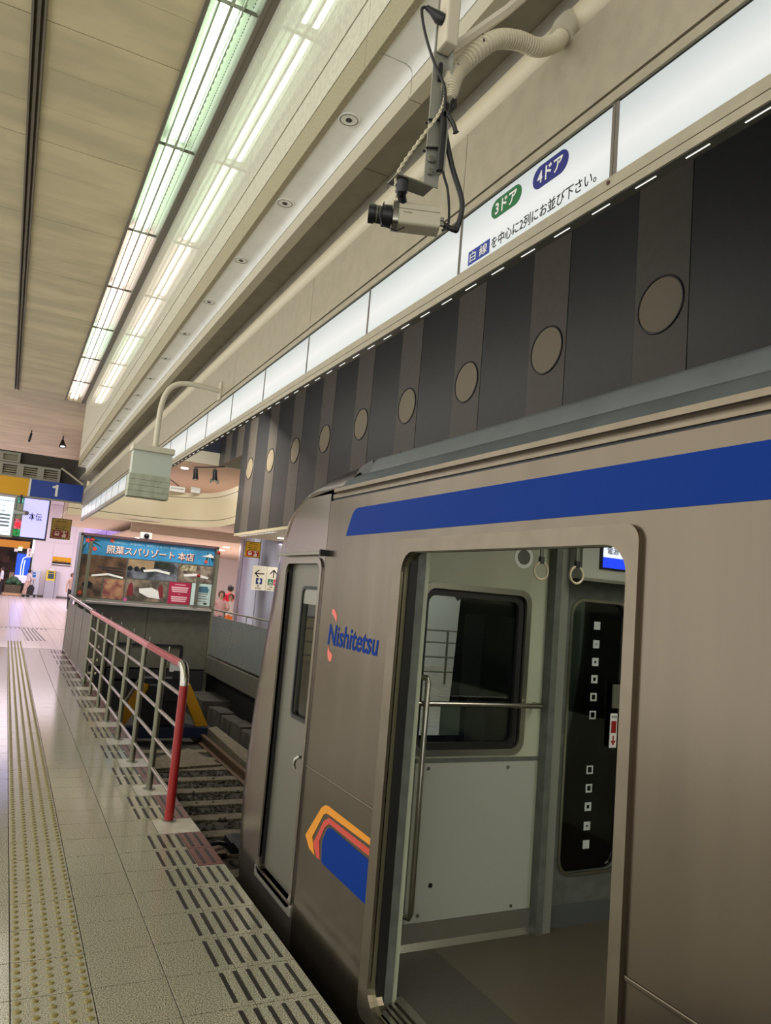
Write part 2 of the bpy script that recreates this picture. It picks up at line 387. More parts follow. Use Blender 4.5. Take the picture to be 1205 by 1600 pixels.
for k in range(-4, 4):                                               # soffit panels with rounded outer edge, and the lip below it
    y = 2.405+3.366*k; e = min(y+3.366, 15.6)
    prof = [(1.022, 3.706), (1.118, 3.706), (1.136, 3.70), (1.147, 3.688), (1.15, 3.672), (1.15, 3.66), (1.17, 3.66), (1.17, 3.755), (1.022, 3.755)]
    G().prism(prof, y+0.003, e-0.003).build('soffit_panel', M_SOFFIT, bh, True)
    G().prism([(1.15, 3.653), (1.15, 3.588), (1.144, 3.584), (1.144, 3.57), (1.20, 3.57), (1.20, 3.653)], y+0.003, e-0.003).build('lip_panel', M_LIP, bh)
G().box(0.996, -9, 3.702, 1.024, 15.6, 3.7155).build('dotted_edge_strip', M_BEAM2, bh)
for k in range(0, 16):                                              # round recessed nozzles in the soffit
    y = 2.836+0.834*k
    t = thing('nozzle', f'round white recessed nozzle with black hole in bulkhead soffit, {"behind the viewer" if k < 0 else ORD[k] + " from the camera end"}' if k >= 0 else 'round white nozzle in the soffit above the train doorway behind the viewer', 'nozzle', (1.073, y, 3.706), 'recessed nozzles in a row along the soffit')
    G().torus((1.073, y, 3.705), 0.044, 0.005, 'z', 20, 6).build('ring', M_SOFFIT, t, True)
    G().tube([(1.073, y, 3.712), (1.073, y, 3.702)], 0.038, 20).build('disc', M_SOFFIT, t, True)
    G().torus((1.073, y, 3.7015), 0.0385, 0.0016, 'z', 24, 5).build('shadow_ring', M_SLOT, t, True)
    G().tube([(1.073, y, 3.704), (1.073, y, 3.6995)], 0.014, 12).build('hole', M_BLACK, t, True)
# ---- dark recess between bulkhead and fascia
rc = struct(G().box(1.40, -9, 3.35, 1.44, 17.4, 5.4).build('wall_recess', M_DARK))
panels(1.172, 1.40, 3.66, 3.675, -1.53*5, 17.4, 1.53, M_RECESS, rc, 'recess_panel', 0.005)
panels(1.385, 1.40, 3.36, 3.655, -1.53*5, 17.4, 1.53, M_RECESS, rc, 'recess_panel', 0.005)
struct(G().box(1.13, -9, 5.2, 1.40, 17.4, 5.26).build('ceiling_recess', M_DARK))
# ---- fascia with light boxes
fa = struct(G().box(1.318, -9, 3.10, 1.38, 17.4, 3.37).build('fascia', M_FASCIA))
roll = [(1.30+0.08-0.08*math.cos(a), 3.452+0.075*math.sin(a)) for a in [math.radians(-80+16*i) for i in range(13)]]
G().prism(roll+[(1.40, 3.52), (1.40, 3.378)], -9, 17.4).build('roll_top', M_FASC_ROLL, fa, True)
panels(1.30, 1.318, 3.092, 3.374, 1.44+0.7645-1.529*7, 17.4, 1.529, M_FASCIA, fa, 'fascia_panel', 0.004)
G().box(1.30, -9, 3.052, 1.318, 17.4, 3.082).build('upper_rail', M_FASCIA, fa)
G().box(1.31, -9, 3.046, 1.34, 17.4, 3.10).build('upper_rail_groove', M_BK, fa)
G().box(1.30, -9, 2.800, 1.337, 17.4, 2.833).build('lower_rail', M_FASCIA, fa)
G().box(1.30, -9, 2.772, 1.337, 17.4, 2.797).build('lower_rail', M_FASCIA, fa)
G().box(1.31, -9, 2.79, 1.33, 17.4, 2.805).build('lower_rail_groove', M_BK, fa)
G().box(1.304, -9, 2.7705, 1.337, 17.4, 2.7725).build('slit_channel', M_PANEL_D, fa)
G().box(1.322, -9, 2.83, 1.337, 17.4, 3.10).build('box_back', M_DARK, fa)
s0 = None
for k in range(-2, 105):
    y = 1.014+0.1605*k
    if s0 is None: s0 = G().box(1.3178, -0.034, 2.7692, 1.3208, 0.034, 2.7704).build('slit_lamp', M_SLIT, fa); o = s0
    else: o = copy(s0, fa)
    o.location.y = y
for i in range(-8, 22):
    ya, yb = 1.44+0.7645*i, min(1.44+0.7645*(i+1), 17.4)
    if yb-ya < 0.2: continue
    ga = 0.012 if i == 0 else 0.006; gbp = 0.012 if i == -1 else 0.006
    if i == 0: lab = 'white light box in the fascia lettered about lining up in two rows'
    elif i > 0: lab = f'blank white light box in the fascia, {ORD[i-1]} beyond the lettered one'
    elif i == -1: lab = 'large blank white light box between the lettered one and the picture corner'
    else: lab = f'blank white light box, {ORD[-i-1]} on the viewer side of the lettered one'
    t = thing('light_box', lab, 'light box', (1.30, ya, 2.836), 'light boxes in a row along the fascia')
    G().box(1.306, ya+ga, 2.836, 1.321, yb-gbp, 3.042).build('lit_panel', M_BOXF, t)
    G().box(1.303, ya+0.001, 2.834, 1.32, ya+ga, 3.045).build('side_frame', M_SLOT, t); G().box(1.303, yb-gbp, 2.834, 1.32, yb-0.001, 3.045).build('side_frame', M_SLOT, t)
    if i == 0:
        FX = lambda u, v, w: (1.3055-w, -u, v)
        gr = mat('pill_green', (0, 104, 54), 0.4); bl = mat('pill_blue', (10, 26, 120), 0.4); rb = mat('box_blue', (8, 50, 150), 0.4)
        plate('green_pill', gr, rrect(-2.018+3.87-3.87, 2.955, -1.852, 3.023, 0.0339), [], 'x-', 1.3045, 1.3065, t) if False else None
        for nm, m_, ya_, yb_, z0_, z1_, s_ in (('green_pill', gr, 1.852, 2.018, 2.955, 3.023, '3ドア'), ('blue_pill', bl, 1.629, 1.795, 2.952, 3.026, '4ドア')):
            pp = plate(nm, m_, rrect(ya_, z0_, yb_, z1_, (z1_-z0_)/2-0.0005), [], 'x-', 1.3048, 1.3062, t)
            text(s_, 'lettering', M_WH, pp, lambda u, v, w: (1.3040-w, -u, v), width=0.118, height=0.046, bold=0.022, center=(-(ya_+yb_)/2, (z0_+z1_)/2), thick=0.0004)
        pp = plate('blue_label', rb, [(2.016, 2.846), (2.145, 2.846), (2.145, 2.896), (2.016, 2.896)], [], 'x-', 1.3048, 1.3062, t)
        text('白 線', 'lettering', M_WH, pp, lambda u, v, w: (1.3040-w, -u, v), width=0.105, height=0.036, bold=0.004, center=(-2.0805, 2.871), thick=0.0004)
        text('を中心に2列にお並び下さい。', 'lettering', M_BK, t, lambda u, v, w: (1.3052-w, -u, v), width=0.50, height=0.042, bold=0.006, center=(-1.755, 2.872), thick=0.0004)
G().tube([(1.297, 1.45, 2.818), (1.304, 1.45, 2.818)], 0.006, 10).build('screw_plug', mat('plug_brown', (70, 40, 34), 0.5), fa)

# ================================================================== striped wall behind the track
wr = struct(G().box(4.63, -9, 2.86, 4.8, 17.05, 5.8).build('wall_right', M_DARK))
yy = 4.13-1.485*4; W_L, W_D = 0.59, 0.895
k = -4
while yy < 17.0:
    if yy+W_L < 17.05:
        G().box(4.60, yy+0.003, 2.87, 4.63, yy+W_L-0.003, 5.75).build('panel', M_STRIPE_L, wr)
    e = min(yy+W_L+W_D, 17.05)
    G().box(4.604, yy+W_L+0.003, 2.87, 4.63, e-0.003, 5.75).build('panel', M_STRIPE_D, wr)
    if k >= -1:
        c = yy+0.295
        o = G().tube([(4.596, c, 4.30), (4.615, c, 4.30)], 0.235, 32).build('roundel', M_ROUNDEL, wr, True)
        G().torus((4.598, c, 4.30), 0.243, 0.011, 'x', 32, 6).build('roundel_ring', M_BLACK, o, True)
    yy += 1.485; k += 1
G().box(4.6, 17.052, 2.87, 4.8, 17.07, 5.75).build('end_panel', M_STRIPE_D, wr)
for i, m in enumerate((M_STRIPE_L, M_STRIPE_D, M_STRIPE_L, M_STRIPE_D)):
    G().box(4.60, 17.075+0.55*i, 4.72, 4.7, 17.62+0.55*i, 5.75).build('panel', m, wr)
struct(G().box(1.45, 19.3, 5.06, 9, 19.4, 5.6).build('wall_header_upper', mat('navy_void', (38, 42, 56), 0.8)))
struct(G().box(1.44, -9, 5.6, 9, 27, 5.7).build('ceiling_track', mat('navy_void', (38, 42, 56), 0.8)))
so = struct(G().box(4.6, -9, 2.80, 14, 17.05, 2.86).build('ceiling_opposite', M_CREAM))
for i in range(12): G().box(4.66, 14.4+0.22*i, 2.7985, 4.76, 14.46+0.22*i, 2.8002).build('slit_lamp', M_SLIT, so)
for y in (14.9, 15.9):
    tag(G().tube([(5.35, y, 2.80), (5.35, y, 2.785)], 0.07, 14).build('ceiling_downlight', M_SPOT), f'small lit round downlight in the low ceiling beside the yellow warning sign, {"further" if y > 15 else "nearer"} one', 'downlight', 'downlights over the opposite platform')
# ---- header and the upper floor void
struct(G().box(1.45, 19.25, 4.72, 7.5, 19.4, 5.05).build('wall_header', M_LIP))
struct(G().box(1.45, 19.4, 4.72, 9, 34, 4.8).build('ceiling_upper', M_PINKWALL))
struct(G().box(1.45, 27, 3.2, 14, 27.1, 4.72).build('wall_upper', M_PINKWALL))
# ---- curved balcony
BP = [(1.2, 20.45), (2.2, 20.45), (3.1, 20.42), (3.6, 20.28), (4.0, 20.03), (4.35, 19.65), (4.55, 19.2), (4.64, 18.6), (4.65, 17.9), (4.62, 17.1)]
def smooth_path(p, n=6):
    o = []
    for i in range(len(p)-1):
        a, b, c, d = (Vector((*p[max(0, min(len(p)-1, j))], 0)) for j in (i-1, i, i+1, i+2))
        for k in range(n):
            t = k/n; o.append(0.5*((2*b)+(c-a)*t+(2*a-5*b+4*c-d)*t*t+(3*b-a-3*c+d)*t**3))
    o.append(Vector((*p[-1], 0))); return o
BPS = smooth_path(BP)
def ribbon(path, z0, z1, th, i0=0, i1=None, off=0.0):
    path = path[i0:i1]; L = []; R = []
    for i, p in enumerate(path):
        t = (path[min(i+1, len(path)-1)]-path[max(i-1, 0)]).normalized(); nrm = Vector((t.y, -t.x, 0))
        L.append(p-nrm*off); R.append(p-nrm*th)
    vs = []; fs = []; n = len(path)
    for p in L: vs += [(p.x, p.y, z0), (p.x, p.y, z1)]
    for p in R: vs += [(p.x, p.y, z0), (p.x, p.y, z1)]
    o = 2*n
    for i in range(n-1):
        a = 2*i; fs += [(a, a+2, a+3, a+1), (o+a, o+a+1, o+a+3, o+a+2), (a+1, a+3, o+a+3, o+a+1), (a, o+a, o+a+2, a+2)]
    fs += [(0, 1, o+1, o), (2*n-2, o+2*n-2, o+2*n-1, 2*n-1)]
    return G().add(vs, fs)
ba = struct(ribbon(BPS, 3.12, 3.98, 0.12, off=0.014).build('balcony', M_DARK))
for a, b in ((0, 16), (16, 27), (27, 42), (42, len(BPS))):
    pth = BPS[a:min(b+1, len(BPS))]
    for z0, z1 in ((3.10, 3.262), (3.276, 3.86), (3.874, 4.0)):
        ribbon(pth, z0, z1, 0.03).build('parapet_panel', M_CREAM, ba, True)
struct(G().prism([(1.2, 20.6), (4.0, 20.25), (4.7, 19.2), (4.8, 17.2), (14, 17.2), (14, 27), (1.2, 27)], 3.16, 3.22, 'z').build('floor_upper', M_PINKWALL))
struct(G().box(2.92, 21.5, 2.95, 14, 21.6, 3.16).build('wall_step', M_PINKWALL))
us = struct(G().box(2.92, 21.6, 2.9, 14, 36, 2.96).build('ceiling_low', M_PINKWALL))
i = 0
for (x, y) in ((3.6, 24.5), (5.3, 25), (6.4, 24.5), (6.9, 27), (8.4, 27), (5.0, 30), (7.4, 31)):
    tag(G().tube([(x, y, 2.9), (x, y, 2.885)], 0.11, 16).build('ceiling_downlight', M_SPOT), f'round downlight in the pink ceiling under the balcony, {ORD[i]} of the scattered ones', 'downlight', 'downlights under the balcony'); i += 1
struct(G().box(2.9, 35.9, 0, 14, 36, 2.95).build('wall_back', M_WALLW))
struct(G().box(6.55, 33.0, 0, 7.2, 33.1, 2.9).build('trim_2', mat('pale_blue_glass', (170, 196, 214), 0.2)))
# ---- far end of the concourse
struct(G().box(-8, 26.2, 5.6, 14, 56, 5.7).build('ceiling_concourse', M_WALLW))
struct(G().box(-8, 26.1, 4.9, 1.62, 26.25, 5.6).build('wall_drop', M_RECESS))
far = struct(G().box(1.35, 49.2, 0, 4.3, 49.5, 5.6).build('wall_far', M_WALLW))
panels_x = [(1.36, 2.38), (2.40, 3.5), (3.52, 4.3)]
for a, b in panels_x:
    G().box(a, 49.17, 3.34, b, 49.2, 5.55).build('wall_panel', M_WALLW, far); G().box(a, 49.17, 0.12, b, 49.2, 3.29).build('wall_panel', M_WALLW, far)
G().box(1.36, 49.15, 0, 4.3, 49.2, 0.11).build('skirting', M_SLOT, far)
lv = struct(G().box(2.95, 36.05, 2.9, 14, 36.2, 5.6).build('wall_lavender', M_DARK))
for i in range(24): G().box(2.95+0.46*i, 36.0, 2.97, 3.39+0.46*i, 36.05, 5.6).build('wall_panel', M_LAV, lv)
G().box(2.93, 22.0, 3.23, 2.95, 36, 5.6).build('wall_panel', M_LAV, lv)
shop = struct(G().box(-8, 54, 0, 1.35, 54.2, 5.6).build('wall_shop', mat('shop_dark', (84, 64, 56), 0.6, noise=(1.6, 0.5))))
struct(G().box(-8, 49.6, 3.4, 1.35, 49.8, 5.6).build('wall_over_shop', M_WALLW))
G().box(-8, 49.3, 2.78, 1.1, 49.6, 3.2).build('orange_band', mat('orange_band', (206, 140, 20), 0.4), shop)
for i in range(14):
    G().box(-6+0.52*i, 52.5, 0.9+0.5*(i % 3), -5.6+0.52*i, 52.8, 1.3+0.5*(i % 3)).build('shelf_goods', mat(f'goods_{i%5}', [(170, 120, 90), (90, 60, 50), (200, 180, 150), (120, 90, 100), (60, 54, 56)][i % 5], 0.6), shop)
# ---- the neighbouring track end, seen mirrored in the train windows
t = thing('poster_board', 'white poster board with a red line of lettering at the neighbouring track end', 'advertisement', (-3.8, 17.3, 0))
G().box(-5.4, 17.28, 1.1, -2.3, 17.36, 2.5).build('board', mat('poster_white', (236, 234, 226), 0.4), t)
G().box(-5.4, 17.27, 0, -2.3, 17.36, 1.05).build('lower_panel', M_CREAM, t)
text('旅行のご案内', 'lettering', mat('poster_rust', (130, 70, 50), .5), t, lambda u, v, w: (u, 17.278-w, v), width=1.6, center=(-3.6, 1.8), bold=.02)
G().box(-2.75, 17.275, 1.2, -2.55, 17.28, 2.45).build('cyan_band', mat('poster_cyan', (120, 210, 226), .4), t)
t = thing('railing', 'plain steel railing before the poster board at the neighbouring track end', 'railing', (-3.8, 16.0, 0))
for i in range(5): G().tube([(-5.3+0.8*i, 16.0, 0), (-5.3+0.8*i, 16.0, 1.1)], 0.025, 8).build('post', M_POST, t)
for z in (1.1, 0.85, 0.55, 0.25): G().tube([(-5.4, 16.0, z), (-2.0, 16.0, z)], 0.018, 8).build('cross_rail', M_STEEL_D, t)
# ---- closing walls off to the side and behind
struct(G().box(14, -9.1, -1.4, 14.1, 56, 5.8).build('wall_east', M_WALLW))
struct(G().box(-8.1, 26, 0, -8, 56, 5.8).build('wall_west', M_WALLW))
# ================================================================== TRAIN
SX = 1.5
tr = thing('train', 'stainless commuter train car with blue stripe standing at the platform with its door open', 'train', (2.85, 0, -1.1))
SIL = [(-0.13, 4.61), (0.0, 4.66), (0.34, 4.70), (0.65, 4.69), (1.02, 4.64), (1.35, 4.55), (1.67, 4.49), (1.75, 4.475), (1.95, 4.42), (2.08, 4.34), (2.16, 4.22), (2.2, 4.12)]
YC = [(z, y-0.08) for z, y in SIL]
DY0, DY1, DZ0, DZ1 = 1.51, 2.80, 0.062, 1.87
plate('side_panel', M_BODY, [(-8, -0.13), (3.685, -0.13), (3.685, 2.158), (-8, 2.158)], [rrect(DY0, DZ0, DY1, DZ1, 0.075)], 'x-', SX, SX+0.05, tr)
G().box(SX+0.012, -8, 2.156, SX+0.05, 3.685, 2.172).build('panel_groove', M_BLACK, tr)
G().box(SX+0.002, -8, 2.17, SX+0.05, 3.66, 2.192).build('cant_rail', M_FRAME, tr)
gu = G(); gu.prism([(SX-0.022, 2.196), (SX-0.016, 2.192), (SX+0.05, 2.192), (SX+0.05, 2.215), (SX-0.022, 2.215)], -8, 3.60); gu.build('gutter', M_FRAME, tr)
for a, b in ((-8, 1.465), (2.88, 3.68)):
    G().box(SX-0.004, a, 0.776, SX+0.002, b, 0.79).build('waist_seam', M_BODY, tr, bev=0.003)
# cab side with its door opening
CD0, CD1, CDZ0, CDZ1 = 3.735, 4.27, 0.09, 1.825
plate('cab_side_panel', M_CAB, [(3.69, -0.13)]+[(y, z) for z, y in YC]+[(3.69, 2.2)], [rrect(CD0, CDZ0, CD1, CDZ1, 0.05)], 'x-', SX, SX+0.05, tr)
# cab front: the side turns through an arc into the front
LV = [(z, 0.0, y) for z, y in YC] + [(2.235, 0.012, 3.98), (2.275, 0.04, 3.86), (2.33, 0.10, 3.75), (2.39, 0.2, 3.66), (2.46, 0.42, 3.60), (2.52, 0.75, 3.55)]
XS = [1.95, 2.0, 3.2, 3.3, 3.75]
def ring(z, xo, yc):
    r = 0.44-xo*0.3; p = [(SX+xo, 3.50, z)] if xo else []
    if not xo: p = [(SX, yc-0.001, z)]
    for i in range(0, 11):
        a = math.radians(9*i); p.append((SX+xo+r*(1-math.cos(a)), yc+r*math.sin(a), z))
    yf = yc+r
    for x in XS: p.append((x, yf+0.04, z))
    for i in range(10, -1, -2):
        a = math.radians(9*i); p.append((4.2-xo-r*(1-math.cos(a)), yc+r*math.sin(a), z))
    p.append((4.2-xo, 3.50, z)); return p
rings = [ring(*l) for l in LV]; n = len(rings[0]); vs = [p for r in rings for p in r]; fs = []; wf = []
for i in range(len(rings)-1):
    zl, zh = LV[i][0], LV[i+1][0]
    for k in range(n-1):
        q = (i*n+k, i*n+k+1, (i+1)*n+k+1, (i+1)*n+k); xa, xb = vs[q[0]][0], vs[q[1]][0]
        win = zl >= 0.64 and zh <= 1.76 and ((abs(xa-2.0) < .01 and abs(xb-3.2) < .01) or (abs(xa-3.3) < .01 and abs(xb-3.75) < .01))
        (wf if win else fs).append(q)
fs.append(tuple((len(rings)-1)*n+k for k in range(n)))
G().add(vs, fs).build('cab_front', M_CAB, tr, True)
G().add(vs, wf).build('windshield', M_GLASS, tr)
# cab door: frame, recessed leaf, window
plate('cab_door_frame', M_CAB, rrect(CD0-0.03, CDZ0-0.03, CD1+0.035, CDZ1+0.03, 0.07), [rrect(CD0, CDZ0, CD1, CDZ1, 0.05)], 'x-', SX-0.010, SX+0.03, tr)
dl = plate('cab_door', mat('cab_door_steel', (118, 116, 104), 0.4, 0.6), rrect(CD0-0.01, CDZ0-0.01, CD1+0.01, CDZ1+0.01, 0.05), [rrect(3.77, 0.98, 4.045, 1.688, 0.035)], 'x-', SX+0.03, SX+0.06, tr)
plate('door_window_frame', M_RUBBER, rrect(3.755, 0.965, 4.06, 1.70, 0.04), [rrect(3.772, 0.985, 4.04, 1.683, 0.03)], 'x-', SX+0.024, SX+0.035, dl)
plate('sash_bar', M_STEEL_D, [(3.772, 1.60), (4.04, 1.60), (4.04, 1.685), (3.772, 1.685)], [], 'x-', SX+0.032, SX+0.042, dl)
plate('sash_bar', M_STEEL_D, [(3.83, 0.985), (3.85, 0.985), (3.85, 1.30), (3.83, 1.30)], [], 'x-', SX+0.036, SX+0.042, dl)
G().box(SX+0.044, 3.772, 0.985, SX+0.048, 4.04, 1.688).build('pane', M_GLASS_D, dl)
G().tube([(SX+0.03, 3.80, 0.80), (SX-0.0, 3.80, 0.80), (SX-0.013, 3.815, 0.785), (SX-0.015, 3.825, 0.76), (SX-0.009, 3.82, 0.735)], 0.009, 8).build('handle', M_STEEL, dl, True)
G().box(SX+0.024, 3.792, 0.18, SX+0.034, 3.804, 0.575).build('grab_slot', M_BLACK, dl)
G().box(SX+0.024, 3.777, 0.17, SX+0.034, 3.790, 0.585).build('grab_bar', M_STEEL, dl)
G().box(SX-0.01, CD0-0.03, 0.03, SX+0.075, CD1+0.04, 0.088).build('cab_door_sill', M_STEEL_D, tr, bev=0.006)
G().box(SX+0.012, CD1-0.016, CDZ0, SX+0.03, CD1+0.004, CDZ1).build('door_gasket', M_RUBBER, tr)
rg = G(); rg.prism([(SX-0.045, 1.868), (SX, 1.872), (SX, 1.888), (SX-0.042, 1.884)], 3.66, 4.35); rg.build('rain_guard', M_STEEL_D, tr, bev=0.003)
G().box(SX-0.045, 3.655, 1.862, SX, 3.672, 1.895).build('rain_guard_end', M_RUBBER, tr)
G().box(SX+0.001, 3.684, -0.13, SX+0.02, 3.691, 2.2).build('cab_joint', M_BLACK, tr)
# roof
RP = [(SX+0.0, 2.20), (SX+0.012, 2.235), (SX+0.035, 2.268), (SX+0.06, 2.285)]
G().prism(RP+[(2.85, 2.285), (2.85, 2.276), (SX+0.06, 2.276), (SX+0.05, 2.2)], -8, 3.56).build('roof_edge', M_ROOF, tr, True)
UP = [(SX+0.06, 2.285), (SX+0.08, 2.345), (SX+0.11, 2.368), (SX+0.2, 2.40), (SX+0.5, 2.46), (2.85, 2.52), (2.85, 2.28)]
G().prism(UP, -8, 3.36).build('roof_fairing', mat('roof_fairing_grey', (98, 104, 104), 0.5, noise=(6, 0.06)), tr, True)
G().prism([(4.2, 2.2), (4.1, 2.3), (3.9, 2.40), (2.86, 2.52), (2.86, 2.276), (4.15, 2.276), (4.15, 2.2)], -8, 3.56).build('roof', M_ROOF, tr, True)
G().prism([(3.36, 2.27), (3.44, 2.27), (3.62, 2.27), (3.5, 2.335), (3.40, 2.352), (3.36, 2.352)], SX+0.075, SX+0.7, 'x').build('roof_end_cowl', M_BLACK, tr)
# blue stripe
pts = [(3.442, 1.962), (3.432, 1.985), (3.395, 2.05), (3.375, 2.078), (3.35, 2.093), (3.32, 2.098), (-8, 2.098), (-8, 1.955)]
plate('blue_stripe', M_BLUE, pts, [], 'x-', SX-0.0015, SX+0.001, tr)
# emblem by the door
for nm, m_, p in (('orange_band', M_ORANGE, [(3.474, .41), (3.547, .42), (3.61, .464), (3.439, .643), (3.40, .664), (3.367, .672), (2.882, .667), (2.882, .641), (3.37, .636), (3.405, .622), (3.521, .482)]),
                  ('red_band', M_RED, [(3.447, .409), (3.501, .459), (3.4, .591), (3.342, .624), (2.882, .625), (2.882, .597), (3.329, .600), (3.381, .568), (3.433, .49), (3.408, .413)]),
                  ('blue_block', M_BLUE, [(3.388, .438), (3.396, .502), (3.349, .573), (3.308, .587), (2.882, .58), (2.882, .405), (3.38, .407)])):
    plate(nm, m_, p, [], 'x-', SX-0.0015, SX+0.001, tr)
text('Nishitetsu', 'lettering', M_BLUE, tr, lambda u, v, w: (SX-0.001-w, -u, v), width=0.575, height=0.104, bold=0.018, shear=0.12, center=(-3.265, 1.464), thick=0.0006)
for p in ([(3.529, 1.592), (3.501, 1.592), (3.475, 1.575), (3.462, 1.555), (3.466, 1.528), (3.49, 1.55), (3.528, 1.57)],
          [(3.541, 1.405), (3.518, 1.382), (3.478, 1.368), (3.486, 1.336), (3.51, 1.332), (3.53, 1.345), (3.543, 1.373)]):
    plate('swoosh', mat('swoosh_coral', (226, 110, 96), 0.4), p, [], 'x-', SX-0.0015, SX+0.001, tr)
# door opening: raised frame, jamb, rubber edge
plate('door_frame', M_FRAME, rrect(1.468, 0.0, 2.876, 1.926, 0.05), [rrect(DY0, DZ0, DY1, DZ1, 0.085)], 'x-', SX-0.014, SX+0.005, tr)
plate('door_jamb', mat('jamb_steel', (120, 116, 92), 0.4, 0.7), rrect(DY0-0.02, DZ0-0.02, DY1+0.02, DZ1+0.02, 0.085), [rrect(DY0+0.002, DZ0+0.002, DY1-0.002, DZ1-0.002, 0.08)], 'x-', SX+0.004, SX+0.022, tr)
G().box(SX+0.026, 2.802, 0.07, SX+0.056, 3.18, 1.90).build('door_leaf', M_STEEL_D, tr)
G().box(SX+0.024, 2.785, 0.07, SX+0.058, 2.802, 1.88).build('door_leaf_rubber', M_RUBBER, tr)
G().box(SX+0.062, 2.79, 0.05, SX+0.10, 2.86, 2.24).build('inner_post', M_INT_G, tr)
G().box(SX+0.10, 2.80, 0.05, SX+0.125, 3.19, 2.24).build('inner_pocket_panel', M_INT, tr)
G().box(SX+0.105, 0.9, 0.05, SX+0.15, 1.50, 2.24).build('inner_wall_panel', M_INT, tr)
G().box(SX+0.06, -8, 1.885, SX+0.105, 2.785, 2.24).build('door_header', M_INT, tr)
for i, (a, b, z) in enumerate(((0.012, 0.045, 0.064), (0.06, 0.075, 0.06), (0.09, 0.105, 0.06), (0.12, 0.16, 0.062))):
    G().box(SX+a, DY0-0.02, 0.04, SX+b, DY1+0.02, z).build('sill_strip', M_STEEL, tr)
G().box(SX+0.01, DY0-0.02, 0.0, SX+0.17, DY1+0.02, 0.045).build('sill_base', M_STEEL_D, tr)
# interior
G().box(SX+0.16, -8, 0.0, 2.02, 3.2, 0.05).build('vestibule_floor', M_VINYL2, tr)
G().box(2.02, -8, 0.0, 4.15, 3.2, 0.05).build('saloon_floor', M_VINYL, tr)
PYW = 3.2
plate('partition', M_INT, [(1.66, 0.05), (2.60, 0.05), (2.60, 2.28), (1.66, 2.28)], [rrect(1.845, 0.955, 2.465, 1.745, 0.055)], 'y-', PYW, PYW+0.05, tr)
pf = plate('partition_window', M_STEEL, rrect(1.82, 0.93, 2.49, 1.77, 0.07), [rrect(1.85, 0.96, 2.46, 1.74, 0.05)], 'y-', PYW-0.012, PYW+0.004, tr)
plate('gasket', M_RUBBER, rrect(1.845, 0.955, 2.465, 1.745, 0.05), [rrect(1.875, 0.99, 2.425, 1.705, 0.04)], 'y-', PYW+0.01, PYW+0.03, pf)
G().box(1.85, PYW+0.032, 0.96, 2.46, PYW+0.036, 1.74).build('pane', M_GLASS_D, pf)
lp = G().box(1.86, PYW-0.01, 0.165, 2.575, PYW+0.002, 0.90).build('lower_panel', M_INT_W, tr, bev=0.003)
G().box(1.86, PYW-0.013, 0.90, 2.585, PYW+0.002, 0.918).build('panel_trim', M_INT_G, lp)
for x, z in ((1.93, .875), (2.40, .87), (1.93, .2), (2.47, .19)): G().tube([(x, PYW-0.016, z), (x, PYW-0.009, z)], 0.008, 10).build('screw', M_STEEL, lp)
G().tube([(1.99, PYW-0.012, .33), (1.99, PYW-0.009, .33)], 0.012, 8).build('lock', M_BLACK, lp)
G().prism([(PYW-0.012, 0.165), (PYW-0.012, 0.075), (PYW-0.03, 0.05), (PYW+0.01, 0.05), (PYW+0.01, 0.165)], 1.70, 2.60, 'x').build('kick_plate', M_STEEL_D, tr)
G().prism([(PYW-0.03, 0.05), (PYW-0.014, 0.078), (PYW-0.010, 0.078), (PYW-0.01, 0.05)], 1.70, 2.60, 'x').build('kick_cove', M_STEEL, tr)
G().box(2.60, PYW-0.06, 0.05, 2.64, PYW+0.06, 2.28).build('corner_post', M_INT_G, tr)
G().box(2.64, PYW-0.05, 0.05, 2.70, PYW+0.06, 2.28).build('corner_post', mat('post_pale', (140, 143, 134), 0.35, 0.3), tr)
cdr = plate('cab_partition_door', M_INT_G, [(2.70, 0.05), (3.30, 0.05), (3.30, 2.0), (2.70, 2.0)], [rrect(2.775, 0.31, 3.185, 1.745, 0.08)], 'y-', PYW, PYW+0.04, tr)
plate('door_window_trim', M_STEEL, rrect(2.762, 0.297, 3.198, 1.758, 0.09), [rrect(2.777, 0.312, 3.183, 1.743, 0.08)], 'y-', PYW-0.008, PYW+0.002, cdr)
G().box(2.77, PYW+0.02, 0.305, 3.19, PYW+0.024, 1.75).build('pane', M_GLASS_D, cdr)
G().box(2.70, PYW-0.012, 0.05, 3.30, PYW-0.001, 0.155).build('kick_plate', mat('kick_grey', (78, 82, 82), 0.5), cdr)
G().box(3.09, PYW-0.012, 1.17, 3.14, PYW-0.001, 1.30).build('door_pull', M_STEEL_D, cdr)
lb = G().box(3.085, PYW-0.004, 0.955, 3.135, PYW+0.0, 1.14).build('stop_label', M_WH, cdr)
for nm, z0, z1 in (('red_block', 1.035, 1.10), ('red_arrow', 0.975, 1.02)):
    if nm == 'red_block': G().box(3.092, PYW-0.006, z0, 3.128, PYW-0.003, z1).build(nm, M_REDP, lb)
    else: G().prism([(3.106, z1), (3.114, z1), (3.114, .993), (3.128, .993), (3.11, .967), (3.092, .993), (3.106, .993)], PYW-0.006, PYW-0.003).build(nm, M_REDP, lb)
text('非常用', 'lettering', M_BK, lb, lambda u, v, w: (u, PYW-0.005-w, v), width=0.036, height=0.014, center=(3.11, 1.122), thick=0.0003)
M_STK = mat('sticker_frost', (190, 200, 196), 0.5)
